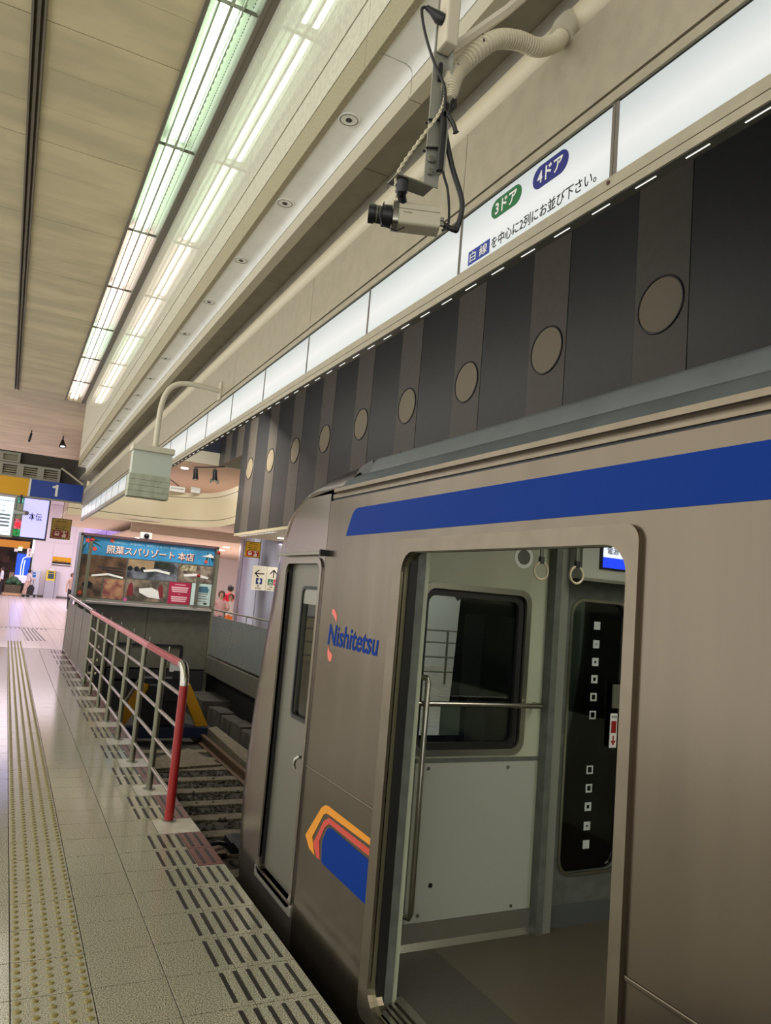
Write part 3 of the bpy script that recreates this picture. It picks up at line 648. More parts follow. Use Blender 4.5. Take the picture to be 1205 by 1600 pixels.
for z, hs in ((1.616, 0), (1.514, .004), (1.416, .007), (1.322, .010), (1.225, .013), (1.128, .015), (.835, .015), (.737, .013), (.64, .010), (.539, .006), (.443, 0)):
    h = 0.022
    plate('square_sticker', M_STK, [(2.973-h, z-h), (2.973+h, z-h), (2.973+h, z+h), (2.973-h, z+h)], [[(2.973-hs, z-hs), (2.973+hs, z-hs), (2.973+hs, z+hs), (2.973-hs, z+hs)]] if hs else [], 'y-', PYW+0.0165, PYW+0.0195, cdr)
G().box(3.30, PYW-0.005, 0.05, 4.15, PYW+0.05, 2.28).build('partition_side', M_INT_G, tr)
G().box(2.70, PYW, 2.0, 3.30, PYW+0.05, 2.28).build('door_lintel', M_INT_G, tr)
hs = G().box(2.695, 3.05, 1.858, 3.62, PYW, 2.26).build('screen_housing', M_INT_W, tr, bev=0.006)
G().box(2.69, 3.044, 1.85, 3.63, 3.05, 1.866).build('housing_rail', M_STEEL_D, hs)
sc = G().box(2.81, 3.038, 1.92, 3.34, 3.05, 2.16).build('screen', M_BLACK, tr)
M_SCR = mat('screen_blue', (30, 60, 236), 0.3, emit=0.9); M_SCRW = mat('screen_white', (214, 222, 238), 0.3, emit=0.8)
G().box(2.825, 3.036, 1.93, 3.325, 3.039, 1.985).build('blue_field', M_SCR, sc)
G().box(2.825, 3.036, 1.985, 3.325, 3.039, 2.15).build('white_field', M_SCRW, sc)
text('電源をお切りください', 'lettering', M_BK, sc, lambda u, v, w: (u, 3.0355-w, v), width=0.42, center=(3.06, 2.022), bold=0.01, thick=0.0003)
G().tube([(1.80, PYW-0.07, 1.19), (2.54, PYW-0.07, 1.185), (2.54, PYW-0.01, 1.185)], 0.013, 12).build('handrail', M_STEEL, tr, True)
G().tube([(1.81, PYW-0.02, 1.31), (1.845, PYW-0.08, 1.31), (1.845, PYW-0.09, 1.29), (1.845, PYW-0.09, 0.25), (1.845, PYW-0.08, 0.225), (1.81, PYW-0.02, 0.225)], 0.014, 12).build('grab_pole', M_STEEL, tr, True)
so_ = plate('round_sticker', M_WH, rrect(2.365, 1.885, 2.485, 2.005, 0.0599, 8), [], 'y-', PYW-0.003, PYW, tr)
plate('sticker_disc', M_INT_G, rrect(2.385, 1.905, 2.465, 1.985, 0.0399, 8), [], 'y-', PYW-0.004, PYW-0.001, so_)
for x in (2.33, 2.555):
    st = G().torus((x, 2.93, 1.865), 0.042, 0.006, 'y', 24, 8).build('strap_ring', M_CREAM, tr, True)
    G().box(x-0.012, 2.922, 1.90, x+0.012, 2.938, 1.935).build('strap_clip', M_BLACK, st)
    G().box(x-0.01, 2.926, 1.93, x+0.01, 2.934, 2.14).build('strap_band', M_INT_G, st)
G().tube([(1.9, 2.93, 2.14), (4.0, 2.93, 2.14)], 0.012, 8).build('strap_rail', M_STEEL, tr, True)
G().box(SX+0.05, -8, 2.25, 4.15, 5.0-1.5, 2.27).build('saloon_ceiling', M_INT_W, tr)
G().box(2.75, -6, 2.238, 2.95, 2.6, 2.25).build('saloon_lamp', mat('saloon_lamp', (255, 250, 230), 0.4, emit=10.0), tr)
G().box(4.15, -8, -0.13, 4.2, 4.5, 2.2).build('far_side_panel', M_INT, tr)
G().box(4.149, -6, 0.9, 4.151, 3.0, 1.7).build('far_window', M_GLASS_D, tr)
G().box(SX+0.06, -8.02, -0.13, 4.15, -8, 2.25).build('rear_end', M_INT, tr)
for a, b in ((-8, 0.4), ):
    G().box(3.65, a, 0.05, 4.14, b, 0.45).build('bench_seat', mat('seat_moquette', (60, 80, 110), 0.9), tr, bev=0.03)
# cab fittings, dark; one pale slab as window reflection
G().box(SX+0.05, 3.26, 0.0, 4.15, 5.0, 0.04).build('cab_floor', M_DARK, tr)
G().box(2.2, 4.55, 0.04, 4.1, 4.9, 0.62).build('control_desk', M_DARK, tr)
eq = G().box(2.41, 3.5, 1.15, 2.66, 3.7, 1.62).build('equipment_box', mat('cab_grey', (74, 78, 76), 0.5), tr)
G().box(2.46, 3.5, 0.75, 2.62, 3.7, 1.15).build('equipment_box', mat('cab_grey', (74, 78, 76), 0.5), tr)
G().prism([(2.43, 0.04), (3.2, 0.04), (3.2, 2.2), (2.52, 2.2)], 3.8, 3.9).build('cab_cupboard', M_DARK, tr)
G().box(2.12, 3.42, 0.985, 2.24, 3.425, 1.14).build('notice_sheet', M_INT, tr)
G().prism([(2.93, 0.42), (3.12, 0.22), (4.1, 0.2), (4.1, 2.2), (2.93, 2.2)], 3.3, 3.5).build('pane_reflection', mat('reflection_grey', (196, 202, 198), 0.5), tr)  # pale slab imitating the inner reflection in the cab door window
# underframe
G().box(SX+0.12, -8, -0.55, 4.08, 4.2, -0.13).build('underframe', M_BLACK, tr)
for y in (2.0, 0.0):
    for x in (2.13, 3.57): G().tube([(x-0.06, y, -0.67), (x+0.06, y, -0.67)], 0.40, 20).build('wheel', M_RAIL, tr, True)
# ================================================================== TRACK
for i, x in enumerate((2.13, 3.57)):
    g = G(); g.prism([(x-.07, -1.23), (x+.07, -1.23), (x+.07, -1.215), (x+.01, -1.20), (x+.01, -1.11), (x+.034, -1.10), (x+.034, -1.07), (x-.034, -1.07), (x-.034, -1.10), (x-.01, -1.11), (x-.01, -1.20), (x-.07, -1.215)], -8, 13.9)
    tag(g.build('rail', M_RAIL), 'rusty brown rail ' + ('on the platform side of the track' if i == 0 else 'on the far side of the track beside the pale plank'), 'rail', 'rails of the dead-end track')
sl0 = None
for k in range(-1, 14):
    y = 5.2+0.62*k
    if sl0 is None:
        sl0 = G().box(1.85, -0.11, -1.26, 3.85, 0.11, -1.222).build('sleeper', M_SLEEPER, bev=0.012); o = sl0
    else: o = copy(sl0)
    o.location.y = y
    if k < 0: lab = f'grey concrete sleeper hidden under the train'
    else: lab = f'grey concrete sleeper lying in ballast, {ORD[k]} beyond the train front'
    tag(o, lab, 'sleeper', 'sleepers under the train' if k < 0 else 'sleepers of the dead-end track')
gs = G()
for i in range(3400):
    x, y = random.uniform(1.42, 4.25), random.uniform(5.0, 12.3); r = random.uniform(0.018, 0.04)
    if abs(((y-5.2+0.31) % 0.62)-0.31) < 0.10 and 1.85 < x < 3.85 and random.random() < .93: continue
    z = -1.25+random.uniform(0.0, 0.02); vs = []
    for a in range(5): vs.append((x+r*math.cos(1.257*a+i)*random.uniform(.7, 1.2), y+r*math.sin(1.257*a+i)*random.uniform(.7, 1.2), z))
    vs += [(x+random.uniform(-.4, .4)*r, y+random.uniform(-.4, .4)*r, z+r*random.uniform(.7, 1.1)), (x, y, z-r*.3)]
    gs.add(vs, [(a, (a+1) % 5, 5) for a in range(5)]+[((a+1) % 5, a, 6) for a in range(5)])
stuff(gs.build('ballast_gravel', M_BALLAST, tb))
g = G(); g.prism([(3.76, 14.3), (3.96, 14.45), (3.96, 11.0), (3.66, 11.0)], -1.2205, -1.03, 'z')
tag(g.build('trough_cover', M_SLEEPER, bev=0.01), 'long pale concrete trough cover beside the track', 'cover')
g = G(); g.prism([(2.35, 11.9), (3.45, 12.1), (3.2, 13.3), (2.5, 12.6)], -1.2205, -1.185, 'z')
tag(g.build('concrete_pad', M_SLEEPER), 'pale pointed concrete pad in front of the buffer stop', 'pad')
t = thing('cable_box', 'black cable box lying between the rails', 'box', (2.6, 8.35, -1.22))
G().box(2.55, 8.2, -1.2205, 3.1, 8.5, -1.10).build('box_body', M_BLACK, t, bev=0.01)
G().tube([(2.24, 8.2, -1.18), (2.32, 8.25, -1.12), (2.45, 8.35, -1.14), (2.56, 8.35, -1.17)], 0.025, 8).build('cable', M_BLACK, t, True)
G().box(2.22, 8.16, -1.2205, 2.5, 8.44, -1.19).build('cable_plate', M_RAIL, t)
# buffer stop
t = thing('buffer_stop', 'navy buffer stop with two yellow slanted struts at the end of the track', 'buffer stop', (2.82, 14.2, -1.2))
G().box(2.0, 13.9, -1.14, 3.66, 14.15, -0.95).build('base_beam', M_NAVY, t, bev=0.01)
for s in (-1, 1):
    a, b = 2.82+s*0.74, 2.82+s*0.34
    g = G(); g.prism([(a-0.11*s, -0.95), (a+0.12*s, -0.95), (b+0.10*s, -0.18), (b-0.08*s, -0.22)], 13.98, 14.10)
    st = g.build('strut', M_YEL, t, bev=0.006)
    if s < 0:
        g = G(); g.prism([(a-0.135, -0.95), (a-0.11, -0.95), (b-0.09, -0.16), (b-0.13, -0.14)], 13.97, 14.12); g.build('pale_edge', M_SLEEPER, st)
G().box(2.40, 14.0, -0.95, 3.24, 14.3, -0.10).build('head_block', M_BLACK, t, bev=0.02)
G().box(2.52, 13.85, -0.5, 3.12, 14.0, -0.2).build('buffer_plate', M_BLACK, t, bev=0.02)
for x in (2.13, 3.57): G().box(x-.09, 13.92, -1.22, x+.09, 15.3, -1.14).build('skid', M_BLACK, t)
lt = G().box(2.86, 13.93, 0.03, 3.1, 13.99, 0.22).build('white_lamp_plate', M_WH, t); G().box(2.93, 13.9, -0.1, 3.05, 14.0, 0.05).build('lamp_bracket', M_BLACK, t)
# ---- end wall of the pit
we = struct(G().box(1.40, 17.36, -1.3, 4.35, 17.46, 1.05).build('wall_end', M_DARK))
for a, b in ((1.40, 2.925), (2.935, 4.34)): G().box(a, 17.33, -0.30, b, 17.36, 1.04).build('panel', M_PANEL_D, we)
G().box(1.40, 17.30, -1.3, 4.9, 17.36, -0.345).build('lower_panel', M_DARK, we)
plate('niche_frame', M_BLACK, rrect(2.15, -0.6, 3.79, 0.23, 0.06), [rrect(2.2, -0.65+0.1, 3.73, 0.19, 0.04)], 'y-', 17.30, 17.34, we)
# ================================================================== RAILING
XR = 1.235
t = thing('railing', 'steel platform railing with red end post and red top rail', 'railing', (XR, 5.48, 0))
PY = [6.31, 7.25, 8.24, 9.23, 10.2, 11.22, 12.2]
G().tube([(XR, 5.48, 0.0), (XR, 5.48, 0.93)], 0.031, 14).build('end_post', M_REDP, t, True, label='red end post')
G().tube([(XR, 5.48, 0.925)]+[(XR, 5.48+0.12*(1-math.cos(math.radians(a))), 0.945+0.12*math.sin(math.radians(a))) for a in (0, 15, 30, 45, 60, 75, 90)]+[(XR, 5.63, 1.065)], 0.031, 14).build('elbow', M_STEEL, t, True, label='bare steel elbow')
G().tube([(XR, 5.62, 1.065), (XR, 7.0, 1.065)], 0.030, 14).build('top_rail', M_REDP, t, True, label='red length of top rail')
G().tube([(XR, 7.0, 1.065), (XR+0.02, 12.28, 1.085)], 0.030, 14).build('top_rail', M_REDP_SHEEN, t, True, label='red length of top rail with pinkish sheen painted in')
for y in [5.48]+PY:
    x = XR+0.003*(y-5.48)
    G().tube([(x, y, 0), (x, y, 0.006)], 0.05, 16).build('base_flange', M_STEEL_D, t, True)
    if y > 5.5:
        G().tube([(x, y, 0), (x, y, 1.05)], 0.026, 12).build('post', M_POST, t, True)
        G().tube([(x+0.035, y, 0.98), (x+0.035, y, 1.13)], 0.006, 6).build('stub', M_STEEL_D, t)
for z in (0.853, 0.629, 0.401, 0.171):
    G().tube([(XR, 5.48, z), (XR+0.022, 12.3, z)], 0.014, 10).build('cross_rail', M_STEEL, t, True)
t = thing('panel_fence', 'grey ribbed sheet metal fence continuing the railing to the billboard', 'fence', (1.28, 14.8, 0))
for i in range(10):
    y0, y1 = 12.38+0.485*i, 12.38+0.485*(i+1)
    G().box(1.275, y0+0.006, 0.07, 1.295, y1-0.006, 1.02).build('sheet_panel', M_PANEL_D, t)
for y in (12.34, 13.85, 15.4, 17.2): G().box(1.265, y-0.02, 0, 1.305, y+0.02, 1.06).build('post', M_STEEL_D, t)
G().box(1.26, 12.3, 0.03, 1.31, 17.24, 0.07).build('bottom_rail', M_STEEL, t)
G().tube([(1.27, 12.32, 1.10), (1.27, 17.2, 1.16)], 0.028, 12).build('top_rail', M_STEEL, t, True)
for i in range(3): G().box(1.30, 12.25, 0.15+0.2*i, 1.42, 12.30, 0.18+0.2*i).build('bracket', M_CASE, t)
# opposite fence
t = thing('panel_fence', 'ribbed grey sheet fence with thin top rail along the opposite platform edge', 'fence', (4.33, 14, 0))
for i in range(54):
    y = 11.8+0.0985*i
    G().box(4.325, y+0.004, 0.08, 4.355-0.02*(i % 2), y+0.094, 0.92).build('sheet_rib', mat('fence_sheet', (168, 174, 172), 0.22, 0.6), t)
G().tube([(4.335, 11.8, 1.08), (4.335, 17.1, 1.08)], 0.018, 10).build('top_rail', M_STEEL_D, t, True)
G().box(4.32, 11.8, 0.03, 4.35, 17.1, 0.08).build('bottom_rail', M_STEEL, t)
G().box(4.325, 11.8, 0.92, 4.347, 17.1, 0.94).build('mid_rail', M_STEEL_D, t)
for i in range(7): G().tube([(4.336, 11.9+0.86*i, 0.02), (4.336, 11.9+0.86*i, 1.07)], 0.012, 8).build('post', M_STEEL_D, t)
# third railing seen through the cab
t = thing('railing', 'plain steel railing across the opposite platform seen through the train windows', 'railing', (9.5, 13.5, 0))
for i in range(6): G().tube([(7.6+0.8*i, 13.5, 0), (7.6+0.8*i, 13.5, 1.1)], 0.025, 8).build('post', M_POST, t)
for z in (1.1, 0.85, 0.55, 0.25): G().tube([(7.6, 13.5, z), (11.6, 13.5, z)], 0.02, 8).build('cross_rail', M_STEEL_D, t)
t = thing('poster_wall', 'bright white advertising wall with a dark figure beyond the opposite railing', 'advertisement', (10.8, 17.2, 0))
G().box(8.6, 17.16, 0.02, 13.4, 17.25, 2.75).build('board', M_WH, t)
G().box(9.3, 17.15, 0.3, 9.35, 17.16, 2.6).build('seam', M_BK, t)
G().prism([(10.6, 2.4), (11.9, 2.5), (12.0, 2.0), (11.7, 1.75), (11.5, 1.95), (11.3, 1.6), (11.1, 1.9), (10.9, 1.75), (10.7, 2.0)], 17.145, 17.16).build('printed_figure', mat('print_umber', (60, 48, 44), 0.6, noise=(5, .5)), t)
# ================================================================== BILLBOARD
t = thing('billboard', 'wide spa advertisement billboard with blue banner over the end of the track', 'billboard', (2.85, 17.4, 1.05))
bd = G().box(1.34, 17.36, 1.10, 4.36, 17.85, 2.52).build('case', M_PANEL_D, t)
fr = mat('billboard_frame', (110, 82, 88), 0.35, 0.3)
G().box(1.34, 17.30, 2.47, 4.36, 17.37, 2.525).build('top_frame', fr, t); G().box(1.34, 17.30, 1.08, 4.36, 17.37, 1.13).build('bottom_frame', M_STEEL_D, t)
G().box(1.34, 17.30, 1.1, 1.40, 17.37, 2.5).build('side_frame', M_STEEL_D, t); G().box(4.30, 17.30, 1.1, 4.36, 17.37, 2.5).build('side_frame', M_STEEL_D, t)
G().box(1.40, 17.14, 1.03, 4.30, 17.37, 1.065).build('ledge', M_STEEL, t)
FB = lambda d: (lambda u, v, w: (u, 17.352-d-w, v))
def pic(name, m, x0, z0, x1, z1, d, par):
    return G().add([(x0, 17.356-d, z0), (x1, 17.356-d, z0), (x1, 17.356-d, z1), (x0, 17.356-d, z1), (x0, 17.36, z0), (x1, 17.36, z0), (x1, 17.36, z1), (x0, 17.36, z1)],
                   [(0, 1, 2, 3), (0, 4, 5, 1), (1, 5, 6, 2), (2, 6, 7, 3), (3, 7, 4, 0)]).build(name, m, par)
P = lambda n, c, sc=5, a=0.4, c2=None: mat(n, c, 0.35, noise=(sc, a) if c2 is None else (sc, 0, c2))
bn = pic('banner', P('banner_blue', (62, 150, 204), 2, .18), 1.42, 2.07, 4.28, 2.46, 0.0, t)
text('照葉スパリゾート 本店', 'lettering', mat('lettering_rim', (120, 44, 60), 0.5), bn, FB(0.0035), width=1.93, height=0.20, bold=0.035, center=(2.865, 2.215), thick=0.0004)
text('照葉スパリゾート 本店', 'lettering', mat('lettering_cream', (244, 226, 214), 0.5), bn, FB(0.005), width=1.90, height=0.185, bold=0.008, center=(2.855, 2.223), thick=0.0004)
text('お風呂に、岩盤浴に、漫画にグルメに 宿泊もできる！！', 'lettering', mat('lettering_pale', (170, 214, 236), 0.5), bn, FB(0.0035), width=1.75, height=0.055, center=(2.90, 2.385), thick=0.0003)
pal = mat('palm_print', (28, 66, 44), 0.5); flo = mat('flower_print', (226, 84, 62), 0.5)
for cx, cz, s in ((1.52, 2.36, 1), (4.16, 2.30, -1)):
    for a in range(7):
        an = math.radians(-120+38*a); L = 0.30 if s > 0 else 0.2
        p = [(cx+L*q*math.cos(an), cz-0.10*q*q+L*q*math.sin(an)*0.7) for q in (0, .5, 1)]
        p = [(max(1.415, min(4.285, x)), max(1.9, min(2.465, z))) for x, z in p]
        G().prism([p[0], (p[1][0]+.012, p[1][1]-.022), p[2], (p[1][0]-.012, p[1][1]+.022)], 17.3495, 17.351).build('palm_frond', pal, bn)
for x, z, r in ((1.60, 2.40, .045), (1.50, 2.37, .05), (1.66, 2.20, .05), (2.0, 2.42, .05), (4.10, 2.15, .045), (1.47, 1.24, .05), (2.42, 1.16, .045)):
    G().prism([(x+r*(1+.25*math.cos(5*a))*math.cos(a)*.85, z+r*(1+.25*math.cos(5*a))*math.sin(a)*.85) for a in [math.radians(18*i) for i in range(20)]], 17.347, 17.349).build('flower', flo if x != 2.42 else mat('flower_pink', (206, 90, 160), .5), bn)
G().prism([(3.98, 2.27), (4.27, 2.25), (4.26, 2.29), (4.18, 2.35), (4.10, 2.30)], 17.348, 17.35).build('cloud_print', M_WH, bn)
ph = pic('photo', P('photo_wood', (116, 84, 60), 3, .55), 1.42, 1.62, 2.36, 2.06, 0, t)
for i in range(3): G().prism([(1.75+.1*i, 1.74-.05*i+.1), (2.30, 1.84-.07*i), (2.33, 1.80-.07*i), (1.78+.1*i, 1.70-.05*i+.1)], 17.351, 17.353).build('beam_print', mat('print_umber', (60, 48, 44), 0.6), ph)
G().prism([(1.66, 1.64), (2.0, 1.70), (2.32, 1.64), (2.32, 1.60), (2.0, 1.655), (1.66, 1.60)], 17.349, 17.351).build('ribbon_print', M_WH, ph)
ph = pic('photo', P('photo_room', (138, 108, 84), 4, .6), 1.42, 1.15, 1.90, 1.61, 0, t)
G().prism([(1.60+.11*math.cos(a), 1.42+.08*math.sin(a)) for a in [math.radians(30*i) for i in range(12)]], 17.351, 17.353).build('dark_print', M_BK, ph)
ph = pic('photo', P('photo_family', (176, 132, 100), 6, .5, (120, 60, 64)), 1.93, 1.15, 2.36, 1.58, 0, t)
ph = pic('photo', P('photo_bath', (120, 126, 138), 5, .6), 2.39, 1.64, 3.48, 2.05, 0, t)
G().box(2.39, 17.351, 1.86, 2.95, 17.3555, 2.05).build('wall_print', P('print_tan', (166, 140, 108), 3, .2), ph); G().box(2.95, 17.351, 1.9, 3.3, 17.3555, 2.05).build('leaf_print', P('print_leaf', (40, 50, 38), 9, .6), ph)
for x in (2.44, 2.58, 2.72): G().prism([(x+.055*math.cos(a), 1.85+.055*math.sin(a)) for a in [math.radians(30*i) for i in range(12)]], 17.348, 17.350).build('head_print', M_BK, ph)
G().prism([(2.72, 1.84), (3.0, 1.88), (3.32, 1.83), (3.30, 1.78), (3.0, 1.83), (2.75, 1.79)], 17.346, 17.348).build('ribbon_print', M_WH, ph)
ph = pic('photo', P('photo_cafe', (160, 146, 128), 6, .6, (70, 54, 52)), 3.50, 1.66, 4.28, 2.04, 0, t)
G().box(3.52, 17.351, 1.90, 3.9, 17.3555, 2.03).build('note_print', P('print_note', (200, 186, 150), 12, .5), ph)
G().prism([(3.62, 1.82), (3.9, 1.86), (4.2, 1.80), (4.18, 1.75), (3.9, 1.80), (3.64, 1.77)], 17.349, 17.351).build('ribbon_print', M_WH, ph)
ph = pic('photo', P('photo_massage', (150, 134, 116), 4, .5), 2.39, 1.15, 3.30, 1.61, 0, t)
for x, c in ((2.50, 'red_dress'), (3.15, 'red_dress')): G().prism([(x-.06, 1.25), (x+.07, 1.25), (x+.05, 1.48), (x, 1.55), (x-.05, 1.48)], 17.350, 17.352).build('figure_print', mat(c, (120, 36, 44), .6), ph)
G().prism([(2.68, 1.42), (2.95, 1.46), (3.1, 1.40), (3.15, 1.22), (2.9, 1.24), (2.70, 1.33)], 17.347, 17.3495).build('bed_print', M_WH, ph)
rd = pic('red_notice', mat('notice_crimson', (170, 34, 72), 0.4), 3.33, 1.14, 3.82, 1.63, 0.004, t)
for i, (w, z, h) in enumerate(((.24, 1.575, .016), (.38, 1.51, .03), (.36, 1.465, .03), (.34, 1.42, .03), (.05, 1.36, .01), (.36, 1.295, .03), (.34, 1.25, .03), (.32, 1.205, .03))):
    G().box(3.575-w/2, 17.3485, z-h/2, 3.575+w/2, 17.3515, z+h/2).build('print_line', mat('notice_pale', (236, 186, 196), .5), rd)
bs = pic('bus_notice', mat('notice_mint', (206, 226, 222), 0.4), 3.84, 1.14, 4.29, 1.64, 0.003, t)
G().prism([(3.98, 1.50), (4.02, 1.58), (4.2, 1.58), (4.24, 1.50), (4.22, 1.44), (3.98, 1.44)], 17.349, 17.352).build('bus_print', mat('bus_print', (70, 116, 140), .5), bs)
for i in range(4): G().box(3.99, 17.349, 1.40-.055*i, 4.22-.03*(i % 2), 17.352, 1.415-.055*i).build('print_line', mat('print_grey', (90, 96, 100), .5), bs)
G().box(4.14, 17.349, 1.17, 4.22, 17.352, 1.21).build('print_block', M_BK, bs)
for i, c in enumerate(((70, 150, 190), (60, 130, 110), (214, 176, 150), (60, 150, 190))):
    G().box(1.334, 17.42, 1.15+.33*i, 1.34, 17.80, 1.45+.33*i).build('side_poster', P(f'side_poster_{i}', c, 4, .3), t)
G().box(1.30, 17.25, 0, 1.345, 17.33, 2.52).build('side_column', mat('silver_lilac', (176, 170, 190), 0.25, 0.7), t)
# standing poles before the billboard
for i, (x, z0, z1, lab) in enumerate(((1.56, 1.065, 2.34, 'pale square pole with red flower-like cap before the dark end of the billboard'), (4.33, -0.78, 2.34, 'tall square pole with red lamp cap at the pit side of the billboard'), (3.93, 1.065, 1.78, 'short dark tube with red cap before the mint notice of the billboard'))):
    q = thing('marker_pole', lab, 'pole', (x, 17.22, z0))
    G().box(x-.035, 17.17, z0, x+.035, 17.24, z1).build('shaft', M_POST if i < 2 else M_PANEL_D, q, bev=0.006)
    G().ball((x, 17.2, z1+.035), 0.045, 10, 6).build('cap', M_REDP, q, True)
    G().box(x-.04, 17.16, z0, x+.04, 17.25, z0+.03).build('foot', M_STEEL_D, q)
q = thing('security_camera', 'small white security camera standing on top of the billboard', 'camera', (2.70, 17.5, 2.52))
G().box(2.58, 17.42, 2.53, 2.84, 17.52, 2.68).build('housing', M_WH, q, bev=0.015); G().ball((2.72, 17.41, 2.60), 0.06, 12, 8).build('lens_dome', M_BLACK, q, True); G().box(2.66, 17.44, 2.52, 2.74, 17.5, 2.54).build('foot', M_STEEL_D, q)
# ================================================================== CEILING LIGHTS
for k in range(-8, 6):
    y0, y1 = 5.855+1.698*k, 5.855+1.698*(k+1)
    warm = k in (1, 2, 4, 5, -5, -4); mt, mr = (M_TUBE_W, M_REFL_W) if warm else (M_TUBE, M_REFL)
    if k >= -2: lab = f'long {"warm" if warm else "greenish"} fluorescent ceiling light beside the bulkhead, {ORD[k+2]} of the row from the viewer'
    else: lab = f'fluorescent ceiling light of the row, {ORD[-k-3]} one behind the viewer'
    t = thing('ceiling_light', lab, 'ceiling light', (0.8, y0, CZ), 'fluorescent ceiling lights in a continuous row')
    G().box(0.62, y0, CZ-0.025, 0.645, y1, CZ+0.12).build('side_frame', M_SLOT, t); G().box(0.93, y0, CZ-0.025, 0.955, y1, CZ+0.12).build('side_frame', M_SLOT, t)
    G().box(0.645, y0, CZ-0.004, 0.93, y0+0.006, CZ+0.02).build('divider', M_SLOT, t)
    g = G(); g.box(0.645, y0, CZ+0.10, 0.93, y1, CZ+0.11); g.add([(0.645, y0, CZ), (0.645, y1, CZ), (0.68, y1, CZ+0.10), (0.68, y0, CZ+0.10)], [(0, 1, 2, 3)]); g.add([(0.93, y0, CZ), (0.93, y1, CZ), (0.86, y1, CZ+0.10), (0.86, y0, CZ+0.10)], [(0, 1, 2, 3)])
    g.build('reflector', mr, t)
    for x, hw in ((0.732, 0.023), (0.806, 0.020)): G().box(x-hw, y0+0.07, CZ+0.03, x+hw, y1-0.06, CZ+0.06).build('tube', mt, t, bev=0.008)
    for x in (0.700, 0.771, 0.838): G().box(x-(0.009 if x == 0.771 else 0.004), y0+0.012, CZ-0.004, x+(0.009 if x == 0.771 else 0.004), y1, CZ+0.03).build('rib', mr, t)
    if True:
        g = G()
        for j in range(26): g.add([(0.652, y0+.04+.0635*j, CZ+.018), (0.652, y0+.07+.0635*j, CZ+.018), (0.672, y0+.07+.0635*j, CZ+.075), (0.672, y0+.04+.0635*j, CZ+.075)], [(0, 1, 2, 3)])
        for j in range(20): g.add([(0.845, y0+.05+.08*j, CZ+.09), (0.845, y0+.09+.08*j, CZ+.09), (0.872, y0+.09+.08*j, CZ+.085), (0.872, y0+.05+.08*j, CZ+.085)], [(0, 1, 2, 3)])
        for j in range(52): g.box(0.885, y0+0.02+0.0318*j, CZ+0.005, 0.890, y0+0.036+0.0318*j, CZ+0.008)
        stuff(g.build('prism_louver', mat('prism_green', (104, 122, 104), 0.3), t))
# spotlights under the ceiling end
for (x, y, lab, s) in ((0.88, 20.6, 'black bell-shaped ceiling spotlight with lit lamp beside the bulkhead', 1), (0.14, 20.4, 'thin black ceiling spotlight seen edge-on, further from the bulkhead', 0)):
    t = thing('ceiling_spotlight', lab, 'spotlight', (x, y, CZ))
    G().tube([(x, y, CZ), (x, y, CZ-0.10)], 0.018 if s else 0.012, 8).build('stem', M_BLACK, t, True)
    if s:
        G().tube([(x, y, CZ-0.09), (x, y, CZ-0.16), (x+0.01, y-.02, CZ-0.24), (x+0.012, y-.03, CZ-0.27)], [0.03, 0.05, 0.085, 0.09], 16).build('shade', M_BLACK, t, True)
        G().ball((x+.012, y-.035, CZ-0.262), 0.065, 10, 6, .4).build('lamp', mat('lamp_soft', (240, 240, 240), .3, emit=.9), t, True)
    else: G().tube([(x, y, CZ-0.08), (x-0.03, y, CZ-0.30)], 0.028, 8).build('shade', M_BLACK, t, True)
# ================================================================== PLATFORM SIGN, SCREENS, WARNING SIGNS
def sgn(name, lab, x0, x1, z0, z1, y, m, cat='sign', th=0.05, grp=None):
    t = thing(name, lab, cat, ((x0+x1)/2, y, z0), grp); G().box(x0, y, z0, x1, y+th, z1).build('panel', m, t, bev=0.003); return t
t = sgn('platform_sign', 'blue hanging sign with white number one over the platform end', 0.25, 1.29, 3.18, 3.545, 17.5, M_SIGNB)
G().prism([(0.735, 3.24), (0.785, 3.24), (0.785, 3.49), (0.74, 3.49), (0.725, 3.465), (0.67, 3.455), (0.67, 3.415), (0.735, 3.42)], 17.494, 17.5).build('numeral', M_WH, t)
G().box(0.215, 17.49, 3.17, 0.25, 17.56, 3.55).build('end_strip', M_WH, t); G().box(0.21, 17.49, 3.145, 1.29, 17.57, 3.178).build('bottom_trim', M_STEEL_D, t)
G().box(1.285, 17.48, 3.13, 1.31, 17.58, 3.58).build('bracket', M_STEEL_D, t)
g = G(); g.tube([(0.80, 17.6, 3.88), (1.0, 17.6, 3.76), (1.28, 17.6, 3.58)], 0.022, 8); g.build('stay', M_LIP, t, True)
t = sgn('platform_sign', 'plain yellow hanging sign beside the blue numbered one', -2.0, 0.21, 3.17, 3.545, 17.5, M_SIGNY)
G().box(-2.0, 17.49, 3.145, 0.21, 17.57, 3.168).build('bottom_trim', M_STEEL_D, t)
t = thing('ventilation_screen', 'grey louvred ventilation screen in frames above the platform signs', 'vent', (-0.4, 17.7, 3.58))
for z0, z1, xe in ((3.56, 3.86, 0.80), (3.87, 4.08, -0.02)):
    for i in range(3):
        b = xe-0.40*i; a = b-0.40
        plate('frame', M_STEEL_D, [(a, z0), (b, z0), (b, z1), (a, z1)], [[(a+.07, z0+.04), (b-.06, z0+.04), (b-.06, z1-.05), (a+.07, z1-.05)]], 'y-', 17.66, 17.72, t)
        for j in range(4):
            z = z0+.055+(z1-z0-.1)*j/4
            G().prism([(17.68, z), (17.72, z+.03), (17.725, z+.026), (17.685, z-.004)], a+.07, b-.06, 'x').build('slat', M_LIP, t)
struct(G().box(-6, 17.75, 3.5, 1.36, 17.8, 4.12).build('wall_vent_back', mat('vent_back', (64, 60, 54), 0.8)))
t = thing('information_screen', 'hanging screen with white page of text lines under the yellow sign', 'screen', (-0.5, 17.55, 2.27))
